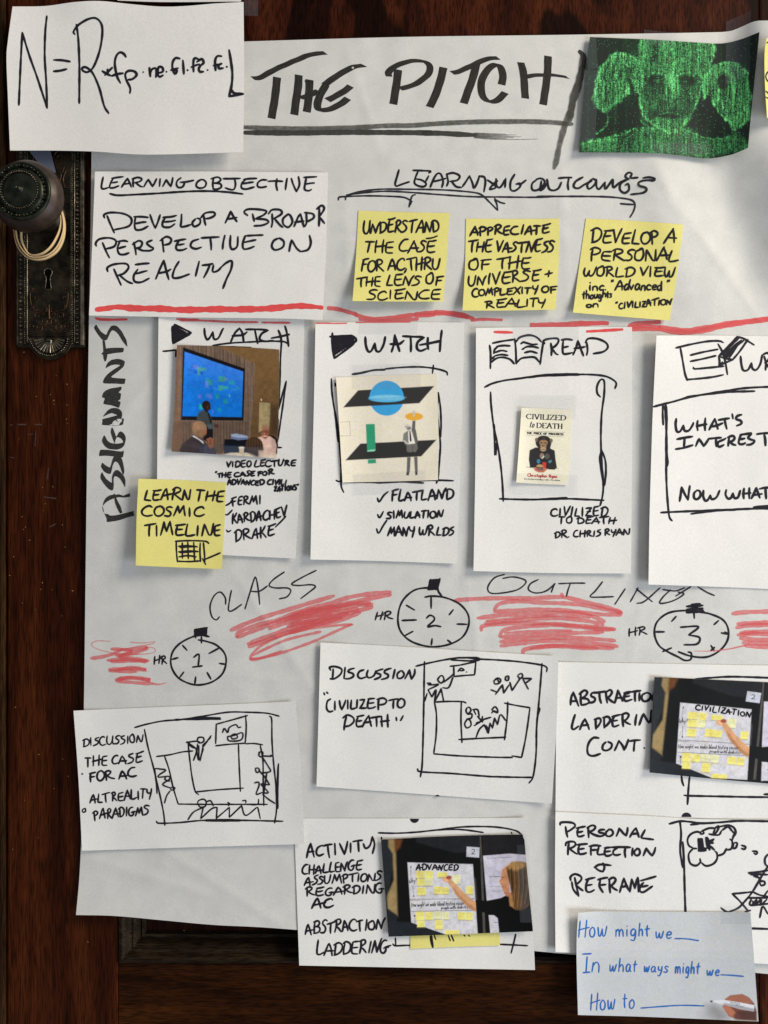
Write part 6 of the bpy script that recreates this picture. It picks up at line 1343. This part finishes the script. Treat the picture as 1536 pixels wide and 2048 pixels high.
def workshop(z, pts, title_top):
    """the same photograph printed twice: A maps its own frame to the print"""
    def f(X, Y):
        c = Canvas(X, Y, (20, 20, 21), 11)
        A = pts   # affine: picture coords (those of the first print's zoom) -> photo px
        def T(p): p = np.asarray(p, float); return A[:, :2]@p+A[:, 2]
        def q(t): return [tuple(T(v)) for v in parse(t)[0]]
        def E(cx, cy, rx, ry, col, **kw):
            a = T([cx, cy]); sx = np.hypot(*A[:, 0]); sy = np.hypot(*A[:, 1]); c.ell(a[0], a[1], rx*sx, ry*sy, col, **kw)
        def L(t, w, col, **kw): c.line([T(v) for v in parse(t)[0]], w, col, **kw)
        # blurred grey structures left and top
        c.poly(q("515,165 560,170 600,250 560,470 620,610 560,620"), (46, 50, 54), soft=2)
        c.poly(q("560,165 600,165 612,600 556,560 552,490 590,400 585,250 560,210"), (150, 132, 96), soft=2.2); c.poly(q("592,165 640,165 625,215 598,240"), (112, 72, 42), soft=3)
        c.poly(q("560,580 610,600 606,630 555,720 550,640"), (40, 43, 48), soft=1.5)
        c.poly(q("555,630 700,640 860,700 870,720 560,725"), (42, 46, 52), soft=2)
        c.poly(q("715,150 1075,140 1080,235 940,245 720,185"), (42, 44, 48), soft=2)
        c.poly(q("1085,150 1300,135 1340,160 1345,250 1090,255"), (44, 42, 44), soft=2)
        # the white sheet on the board
        W = "668,298 1040,308 1068,705 880,706 690,640"
        c.poly(q(W), (198, 197, 202), soft=.8)
        c.poly(q("880,420 1040,400 1050,560 900,560"), (188, 187, 194), soft=8, a=.6)
        YL = (222, 212, 132)
        for x, y, a, b in ((742, 366, 24, 20), (792, 368, 22, 22), (745, 410, 23, 20), (790, 410, 22, 20), (748, 462, 25, 22), (840, 456, 22, 22), (882, 458, 22, 20), (868, 368, 30, 14), (948, 394, 22, 26), (1022, 456, 20, 22),
                           (740, 602, 23, 26), (790, 602, 22, 22), (838, 598, 21, 22), (886, 600, 21, 22), (975, 602, 21, 22), (1020, 604, 20, 22), (847, 652, 22, 26), (745, 648, 22, 18), (922, 695, 40, 12)):
            c.poly(q(f"{x-a},{y-b} {x+a},{y-b+1} {x+a-1},{y+b} {x-a},{y+b+1}"), (216, 216, 178) if y in (410, 394, 598, 600) and x > 780 else YL, soft=.6)
            c.poly(q(f"{x-a},{y+b} {x+a-1},{y+b} {x+a-1},{y+b+5} {x-a},{y+b+5}"), (150, 138, 80), soft=1.2, a=.6)
            for j in range(3):
                yy = y-b+7+j*9
                if yy < y+b-3: L(f"{x-a+5},{yy} {x+a-6},{yy+1}", .5, (150, 138, 74), a=.6)
        L("682,508 1052,505", .8, (70, 70, 72)); L("688,577 1058,570", .8, (70, 70, 72)); L("684,515 738,514", .9, (90, 90, 92), a=.7)
        L("687,320 688,400", .6, (60, 60, 62)); L("684,330 688,318 692,330", .6, (60, 60, 62)); L("698,430 704,488", .6, (60, 60, 62)); E(704, 490, 4, 4, (40, 40, 40)); E(709, 602, 5, 5, (40, 40, 40)); L("710,602 712,645", .7, (50, 50, 50))
        # posts, second sheet and paper with the 2
        c.poly(q("1078,150 1088,150 1112,700 1098,700"), (92, 88, 84), soft=.8); c.poly(q("1086,150 1094,150 1120,480 1110,480"), (34, 32, 32), soft=.8)
        c.poly(q("1098,260 1250,248 1345,255 1350,470 1220,500 1120,520"), (196, 192, 204), soft=.8); c.poly(q("1130,598 1180,598 1190,700 1140,705"), (196, 194, 202), soft=.8)
        L("1120,275 1265,268", .8, (120, 116, 122)); L("1136,380 1200,378", 1.0, (90, 88, 94)); L("1140,436 1196,436", .7, (120, 118, 124)); L("1140,462 1200,462", .6, (130, 128, 134)); L("1158,640 1185,640", .8, (110, 108, 112))
        c.poly(q("1005,208 1078,213 1076,271 1003,266"), (190, 192, 202), soft=.6)
        # arm, hand, woman
        skin = (202, 160, 124)
        c.poly(q("895,405 925,400 960,440 1010,490 1060,525 1058,578 1020,560 950,490 910,430"), skin, soft=1); c.poly(q("930,440 1000,520 1058,560 1056,578 1015,558 940,478"), (160, 112, 80), soft=2, a=.6)
        E(893, 394, 26, 16, (206, 156, 122)); E(904, 384, 15, 11, (158, 92, 74)); c.poly(q("868,392 880,385 905,402 890,408"), (222, 176, 140), soft=.7)
        c.poly(q("1055,512 1120,516 1200,500 1260,470 1345,510 1372,560 1382,692 1200,702 1188,620 1160,598 1060,572"), (16, 16, 18), soft=.9)
        c.poly(q("1205,340 1240,310 1250,480 1220,478 1205,440 1190,405 1200,385"), (196, 146, 114), soft=1.0); L("1203,385 1216,383", .9, (90, 60, 46)); L("1206,438 1216,436", .9, (170, 90, 76)); c.poly(q("1220,470 1270,470 1265,500 1230,490"), (184, 126, 98), soft=1.2)
        c.poly(q("1230,330 1260,298 1310,292 1345,300 1358,400 1362,540 1330,572 1280,568 1245,520 1262,470 1245,400"), (112, 84, 54), soft=1); E(1290, 318, 52, 26, (188, 152, 100), soft=3, a=.8); c.poly(q("1240,350 1262,330 1275,440 1258,470"), (70, 52, 38), soft=2, a=.8); c.poly(q("1300,340 1345,320 1362,520 1330,560 1310,470"), (74, 70, 66), soft=3, a=.8)
        for i in range(14):
            x = 1250+i*8; L(f"{x},{320-i} {x+6},{430} {x+2-i},{560-abs(i-7)*5}", 1.0, ((190, 156, 108), (72, 52, 36), (142, 110, 70))[i % 3], a=.5)
        c.poly(q("1245,500 1262,480 1275,560 1250,545"), (196, 150, 104), soft=1.5, a=.7)
        c.poly(q("1318,560 1372,560 1378,640 1318,640"), (38, 42, 48), soft=.8, a=.7)
        return c.grain(.05).out(.22)
    return f

photo_green = Sheet('photo_print', 'green digital code picture of a bald figure, taped at the upper right', 'photo print', M['photo'],
    top=[(1180, 74), (1300, 79), (1380, 84), (1440, 87), (1480, 79), (1519, 64)], right=[(1519, 64), (1505, 200), (1496, 296)],
    bottom=[(1158, 305), (1300, 306), (1360, 311), (1413, 317), (1460, 310), (1496, 296)], left=[(1180, 74), (1170, 150), (1158, 305)],
    base=1.0, lift={'l': (1.5, 70), 'r': (5.0, 90), 'b': (1.5, 80)}, seed=21, raster=(330, 236, pic_green), thick=.2)
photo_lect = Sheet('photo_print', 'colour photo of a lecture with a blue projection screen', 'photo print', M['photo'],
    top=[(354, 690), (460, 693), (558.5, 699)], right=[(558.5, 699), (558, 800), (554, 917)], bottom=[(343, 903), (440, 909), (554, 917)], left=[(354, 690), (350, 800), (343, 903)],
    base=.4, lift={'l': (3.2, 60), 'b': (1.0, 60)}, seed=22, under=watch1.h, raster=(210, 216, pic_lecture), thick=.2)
photo_sph = Sheet('photo_print', 'cream collage print with a blue sphere, two black planes and a man', 'photo print', M['print'],
    top=[(672, 755), (770, 751), (874, 748)], right=[(874, 748), (877, 860), (876, 960)], bottom=[(685, 965), (780, 963), (876, 960)], left=[(672, 755), (679, 860), (685, 965)],
    base=.3, lift={'l': (1.6, 60)}, seed=23, under=watch2.h, raster=(215, 220, pic_sphere), thick=.15)
photo_book = Sheet('book_cover_print', 'small cream book cover print titled CIVILIZED TO DEATH, taped on the READ card', 'book cover', M['print'],
    top=[(1043, 815.5), (1095, 817), (1144.6, 819)], right=[(1144.6, 819), (1141, 900), (1135.4, 970)], bottom=[(1032.6, 965), (1080, 968), (1135.4, 970)], left=[(1043, 815.5), (1038, 890), (1032.6, 965)],
    base=.3, lift={'l': (2.2, 45), 'b': (.8, 40)}, seed=24, under=read.h, raster=(150, 210, pic_book), thick=.18)
ZS['BK'] = (1020, 800, 10.97)
def serif_line(txt, x0, y0, x1, y1, h, w, thin, mat, sheet, z='BK', gap=14, serif=True, slant=0.0, space=40):
    i = Ink(); a = zm(z, [x0, y0]); b = zm(z, [x1, y1]); k = ZS[z][2]
    for st in text_strokes(txt, a[0], a[1], b[0], b[1], h/k, slant=slant, jit=.004, gap=gap, space=space):
        i.stroke(st, w, nib=(0, w, thin), wob=0, step=.8, smooth=len(st) > 2)
        if serif and len(st) <= 3 and abs(st[0][1]-st[-1][1]) > h/k*.6:
            for e in (st[0], st[-1]): i.stroke([(e[0]-h/k*.17, e[1]), (e[0]+h/k*.17, e[1])], thin*1.3, wob=0, step=.8, smooth=False)
    return part(i, 'printed_title', M[mat], sheet, z0=.06, dz=.002)
# upright printed capitals
_hand = dict(FONT)
FONT.update({'C': (72, "70,80 52,100 24,92 4,50 24,8 52,0 72,20"), 'I': (16, "8,100 8,0"), 'V': (66, "4,100 33,0; 33,0 62,100"), 'L': (56, "10,100 10,0; 10,0 56,0 56,18"), 'Z': (60, "6,84 6,98 56,98; 56,98 4,2; 4,2 58,2 58,18"),
    'E': (58, "10,100 10,0; 10,99 54,99 54,84; 10,52 42,52; 10,1 56,1 56,16"), 'D': (72, "10,100 10,0; 10,99 40,98 68,74 68,28 40,2 10,1"), 'A': (72, "2,0 36,100; 36,100 68,0; 16,34 56,34"), 'T': (62, "31,98 31,0; 2,84 2,98 60,98 60,84"),
    'H': (70, "10,100 10,0; 60,100 60,0; 10,50 60,50"), 'P': (58, "10,100 10,0; 10,99 44,98 54,76 44,52 10,50"), 'R': (64, "10,100 10,0; 10,99 44,98 54,76 44,52 10,50; 34,50 62,0"), 'O': (72, "36,100 8,76 6,28 36,0 66,28 64,76 36,100"),
    'F': (54, "10,100 10,0; 10,99 54,99 54,84; 10,52 42,52"), 'G': (74, "68,80 50,100 22,92 4,50 22,8 50,0 68,12; 68,12 68,44; 46,46 74,46"), 'S': (54, "48,82 30,100 8,86 12,62 42,42 48,18 28,0 4,16")})
serif_line('CIVILIZED', 352, 412, 1222, 446, 112, 1.7, .7, 'ink', photo_book)
serif_line('to', 418, 604, 520, 606, 150, 1.2, .7, 'ink', photo_book, serif=False, slant=.25)
serif_line('DEATH', 582, 610, 1150, 630, 112, 1.7, .7, 'ink', photo_book)
serif_line('THE PRICE OF PROGRESS', 366, 744, 1172, 776, 46, 1.1, .6, 'grey_print', photo_book, space=60)
serif_line('Christopher Ryan', 385, 1680, 1030, 1712, 74, .9, .8, 'red_print', photo_book, serif=False)
i1 = Ink(); write(i1, 'BK', 'New York Times bestselling coauthor of Sex at Dawn', 310, 1742, 1100, 1776, 26, .75, jit=.02, slant=.2); part(i1, 'small_print', M['grey_print'], photo_book, z0=.06)
FONT.clear(); FONT.update(_hand)

A1 = np.array([[1/2.844, 0, 580], [0, 1/2.844, 1620]])
photo_adv = Sheet('photo_print', 'photo of a long-haired woman pointing at sticky notes on a sheet headed ADVANCED', 'photo print', M['photo'],
    top=[(762, 1679), (900, 1672), (1032, 1669), (1044, 1671), (1049, 1680)], right=[(1049, 1680), (1056, 1760), (1066, 1862.6)], bottom=[(777, 1873.5), (900, 1869), (1066, 1862.6)], left=[(762, 1679), (770, 1780), (777, 1873.5)],
    base=1.0, lift={'l': (1.4, 50), 'r': (1.6, 70), 'b': (1.6, 60)}, seed=25, under=activity.h, raster=(300, 200, workshop('AC', A1, 0)), thick=.2)
# second print: same picture, other frame; fit affine from matching points
src = np.array([[517, 165], [1040, 308], [690, 640], [1076, 271], [1058, 578]], float)
dst = np.array([zm('AL', v) for v in ([752, 152], [1424, 375], [905, 745], [1480, 330], [1398, 706])])
A2 = np.linalg.lstsq(np.c_[src, np.ones(5)], dst, rcond=None)[0].T
photo_civ = Sheet('photo_print', 'photo of an arm pointing at a sheet headed CIVILIZATION, cut off at the right', 'photo print', M['photo'],
    top=[(1309, 1354), (1420, 1359), (1536, 1364.6), (1590, 1367)], right=[(1590, 1367), (1598, 1572)], bottom=[(1299, 1545), (1420, 1557), (1536, 1567), (1598, 1572)], left=[(1309, 1354), (1303, 1450), (1299, 1545)],
    base=.5, lift={'l': (2.4, 60), 'b': (1.2, 50)}, seed=26, under=abscont.h, raster=(290, 204, workshop('AL', A2, 0)), thick=.2)
i1 = Ink(); write(i1, 'AC', 'ADVANCED', 716, 340, 955, 342, 34, 3.0, slant=.08, gap=14); part(i1, 'handwriting', M['ink'], photo_adv)
i1 = Ink(); write(i1, 'AL', 'CIVILIZATION', 1036, 374, 1418, 428, 38, 3.0, slant=.06, gap=14); part(i1, 'handwriting', M['ink'], photo_civ)
i1 = Ink(); write(i1, 'AC', 'How might we make blood testing easier', 690, 552, 990, 540, 26, .8, jit=.03); write(i1, 'AC', 'people with diabetes', 860, 566, 1012, 560, 20, .8, jit=.03); write(i1, 'AC', 'Why?', 678, 416, 722, 412, 24, .8)
write(i1, 'AC', '2', 1030, 252, 1052, 252, 28, 1.0); part(i1, 'small_print', M['grey_print'], photo_adv, z0=.06)
i1 = Ink(); write(i1, 'AL', 'How might we make blood testing easier', 916, 642, 1330, 652, 30, .8, jit=.03); write(i1, 'AL', 'people with diabetes', 1134, 672, 1346, 684, 24, .8, jit=.03); write(i1, 'AL', 'Why?', 922, 468, 980, 468, 30, .8)
write(i1, 'AL', '2', 1418, 306, 1446, 308, 34, 1.0); part(i1, 'small_print', M['grey_print'], photo_civ, z0=.06)

note6 = sticky('yellow sticky note showing only its lower strip under the ADVANCED workshop photo', [(819, 1790), (910, 1789), (998, 1788)], [(998, 1788), (1000, 1891)], [(821, 1898), (910, 1894), (1000, 1891)], [(819, 1790), (821, 1898)], {'b': (.5, 40)}, 27, under=activity.h, base=.25)
i1 = Ink(); draw(i1, 'AC', "798,715 802,750 812,782; 806,715 815,782; 820,712 830,738; 900,712 912,744; 918,712 932,746; 990,712 996,718; 1016,712 1022,718", 3); part(i1, 'handwriting', M['ink'], note6)

# how-might-we print with a hand and marker
def pic_hmw(X, Y):
    c = Canvas(X, Y, (192, 195, 199), 13); z = 'HM'; k = 3.783; q = lambda t: zp(z, t)
    def E(cx, cy, rx, ry, col, **kw): a = zm(z, [cx, cy]); c.ell(a[0], a[1], rx/k, ry/k, col, **kw)
    # printed vignette belongs to the reproduced photograph
    u = (X-1156)/350; v = (Y-1826)/215
    c.c = c.c*(1.0-.30*np.clip((u-.55)/.45, 0, 1)**1.4*np.clip(1-v*.8, 0, 1)-.06*v)[..., None]
    E(1150, 860, 110, 60, (120, 118, 116), soft=9, a=.55); c.poly(q("1060,790 1130,780 1240,900 1150,910"), (112, 110, 110), soft=8, a=.5)
    D1, D2, D3 = (150, 92, 70), (112, 62, 46), (72, 40, 32)
    c.poly(q("1210,750 1250,722 1340,712 1390,735 1430,780 1452,850 1450,915 1310,905 1240,880 1215,840 1190,800 1215,790"), D2, soft=1.2)
    c.poly(q("1212,752 1250,724 1340,714 1390,738 1420,782 1330,786 1250,778"), D1, soft=1.5); c.poly(q("1190,800 1240,800 1290,850 1310,900 1250,880 1215,845"), (168, 102, 76), soft=1.2)
    c.poly(q("1290,840 1440,830 1450,912 1320,905"), D3, soft=3); c.line([zm(z, [1220, 760]), zm(z, [1300, 740])], 1.5, (168, 108, 84), soft=2, a=.6); E(1300, 880, 26, 26, (92, 50, 40), soft=3)
    c.poly(q("1112,760 1200,756 1330,776 1434,796 1428,842 1330,826 1200,790 1112,772"), (206, 206, 210), soft=.8); c.poly(q("1200,778 1330,802 1430,822 1428,842 1330,826 1200,790"), (150, 150, 158), soft=1.2)
    c.poly(q("1100,758 1122,764 1112,776 1100,772"), (40, 40, 52), soft=.6)
    for i in range(6): c.line([zm(z, [1250+i*13, 768+i*2]), zm(z, [1258+i*13, 786+i*2])], 1.0, (40, 60, 96))
    c.line([zm(z, [1290, 796]), zm(z, [1360, 808])], .7, (60, 80, 120))
    return c.grain(.02, lo=.12).out()
photo_hmw = Sheet('printed_sheet', 'printed sheet reading How might we in blue, with a hand holding a marker', 'printed sheet', M['print'],
    top=[(1156, 1826), (1200, 1823), (1330, 1824), (1501, 1825)], right=[(1501, 1825), (1509, 1930), (1517, 2043)], bottom=[(1156, 2030), (1300, 2034), (1517, 2043)], left=[(1156, 1826), (1153, 1900), (1156, 2030)],
    base=1.2, lift={'tl': (3.5, 90), 'l': (2.6, 70), 'b': (1.5, 70), 'tr': (1.0, 60)}, seed=28, under=lambda x, y: reflect.h(x, np.minimum(y, 1915)), raster=(240, 150, pic_hmw), thick=.2)
for ls in ((('How', 96, 282, 320, 274, 132), ('might', 380, 278, 640, 276, 96), ('we', 684, 290, 806, 292, 92)), (('In', 140, 548, 262, 554, 136), ('what', 334, 540, 540, 546, 100), ('ways', 596, 544, 780, 550, 82), ('might', 832, 556, 1018, 560, 92), ('we', 1072, 572, 1168, 574, 80)), (('How', 188, 838, 380, 828, 136), ('to', 436, 820, 524, 822, 124))):
    i1 = Ink()
    for L in ls:
        for j, st in enumerate(text_strokes(L[0], *zm('HM', L[1:3]), *zm('HM', L[3:5]), L[5]/3.783, slant=.05, jit=.035, gap=16)): i1.stroke(st, 3.0)
    t = {96: "832,292 920,294 1012,308", 140: "1180,566 1260,570 1352,578", 188: "574,818 700,808 850,798 960,798 1054,802"}[ls[0][1]]
    draw(i1, 'HM', t, 2.8)
    if ls[0][1] == 140: draw(i1, 'HM', "132,410 200,406; 138,550 190,546", 3.0)
    part(i1, 'handwriting', M['blue'], photo_hmw, z0=.06)

# ------------------------------------------------------------------ clear tape
def tape_mat(name, col, alpha, rough):
    m, nt, b = newmat(name); b.inputs['Base Color'].default_value = (*col, 1); b.inputs['Alpha'].default_value = alpha
    b.inputs['Roughness'].default_value = rough; b.inputs['Specular IOR Level'].default_value = .2
    return m
M['tape'] = tape_mat('clear_tape', (.30, .33, .38), .085, .5)
M['tape_blue'] = tape_mat('cloudy_tape', (.22, .25, .36), .50, .5)
def tape(label, pts, surf, mat='tape', dz=.22, group=None):
    TL, TR, BR, BL = [np.array(p, float) for p in pts]
    class _T: pass
    s_ = Sheet('tape_strip', label, 'tape', M[mat], [tuple(TL), tuple((TL+TR)/2), tuple(TR)], [tuple(TR), tuple(BR)], [tuple(BL), tuple((BL+BR)/2), tuple(BR)], [tuple(TL), tuple(BL)], base=dz, rough=0, under=surf, cell=6, thick=.02, group=group)
    return s_
def hmax(*fs): return lambda x, y: np.maximum.reduce([f(x, y) for f in fs])
tape('cloudy tape strip over the lock plate behind the knob', [(54, 296), (100, 298), (112, 346), (84, 336)], lambda x, y: 5.2+0*np.asarray(x, float), 'tape_blue')
tape('clear tape over the upper right corner of the green print, reaching onto the door', [(1453, 43), (1502, 22), (1500, 150), (1450, 170)], lambda x, y: photo_green.h(x, np.maximum(y, 74))+.8, 'tape', dz=.6)
tape('clear tape across the top left corner of the green print', [(1171, 80), (1192, 74), (1196, 136), (1176, 140)], lambda x, y: photo_green.h(np.maximum(x, 1176), y), 'tape', dz=.3)
tape('clear tape at the left edge of the green print, lower half', [(1168, 140), (1198, 140), (1190, 282), (1160, 282)], lambda x, y: photo_green.h(np.maximum(x, 1168), y), 'tape', dz=.3)
tape('clear tape along the bottom edge of the green print', [(1300, 284), (1420, 288), (1420, 309), (1300, 303)], photo_green.h, 'tape', dz=.3)
tape('clear tape on the top edge of the poster above the green print', [(1288, 59), (1352, 66), (1350, 92), (1286, 88)], lambda x, y: np.maximum(H_big(x, y), photo_green.h(x, np.maximum(y, 80))), 'tape', dz=.3)
tape('small tape at the top right corner of the formula card', [(487.5, 0), (517, 0), (516, 32), (488, 31)], lambda x, y: 6.5-.05*(np.asarray(x, float)-487), 'tape', dz=.2)
tape('clear tape under the bottom edge of the lecture photo', [(408, 890), (540, 896), (540, 930), (408, 924)], lambda x, y: photo_lect.h(x, np.minimum(y, 912)), 'tape', dz=.3)
tape('clear tape across the top edge of the sphere collage', [(704, 730), (842, 726), (842, 776), (704, 778)], lambda x, y: photo_sph.h(x, np.maximum(y, 754)), 'tape', dz=.3)
tape('clear tape across the bottom edge of the sphere collage', [(706, 949), (852, 940), (850, 984), (708, 991)], lambda x, y: photo_sph.h(x, np.minimum(y, 958)), 'tape', dz=.3)
tape('clear tape above the book cover on the READ card', [(1038, 790), (1153, 791), (1152, 838), (1036, 834)], lambda x, y: np.maximum(read.h(x, y), photo_book.h(np.clip(x, 1043, 1143), np.maximum(y, 820))), 'tape', dz=.3)
tape('clear tape below the book cover on the READ card', [(1020, 946), (1156, 950), (1154, 992), (1018, 990)], lambda x, y: np.maximum(read.h(x, y), photo_book.h(np.clip(x, 1036, 1135), np.minimum(y, 964))), 'tape', dz=.3)
tape('clear tape over the top edge of the FLATLAND card at the red line', [(720, 634), (836, 636), (834, 668), (716, 668)], lambda x, y: watch2.h(x, np.maximum(y, 648)), 'tape', dz=.3)
tape('clear tape holding the top of the READ card under the red line', [(1025, 636), (1158, 636), (1158, 680), (1026, 680)], lambda x, y: read.h(x, np.maximum(y, 660)), 'tape', dz=.3)
tape('clear tape over the right half of the woman in the ADVANCED photo', [(1034, 1690), (1058, 1690), (1066, 1845), (1040, 1845)], photo_adv.h, 'tape', dz=.25)
tape('clear tape on the top right corner of the how might we print', [(1440, 1812), (1500, 1812), (1502, 1848), (1442, 1848)], lambda x, y: photo_hmw.h(x, np.maximum(y, 1830)), 'tape', dz=.3)

top_sheet = Sheet('paper_sheet', 'pale sheet showing only its lowest edge above the formula card', 'paper', M['card'],
    top=[(235, -120), (480, -120)], right=[(480, -120), (482, 3)], bottom=[(235, 1), (330, 4), (482, 3)], left=[(235, -120), (235, 1)], base=2.0, rough=.05, under=lambda x, y: 2.0+0*np.asarray(x, float), seed=40)
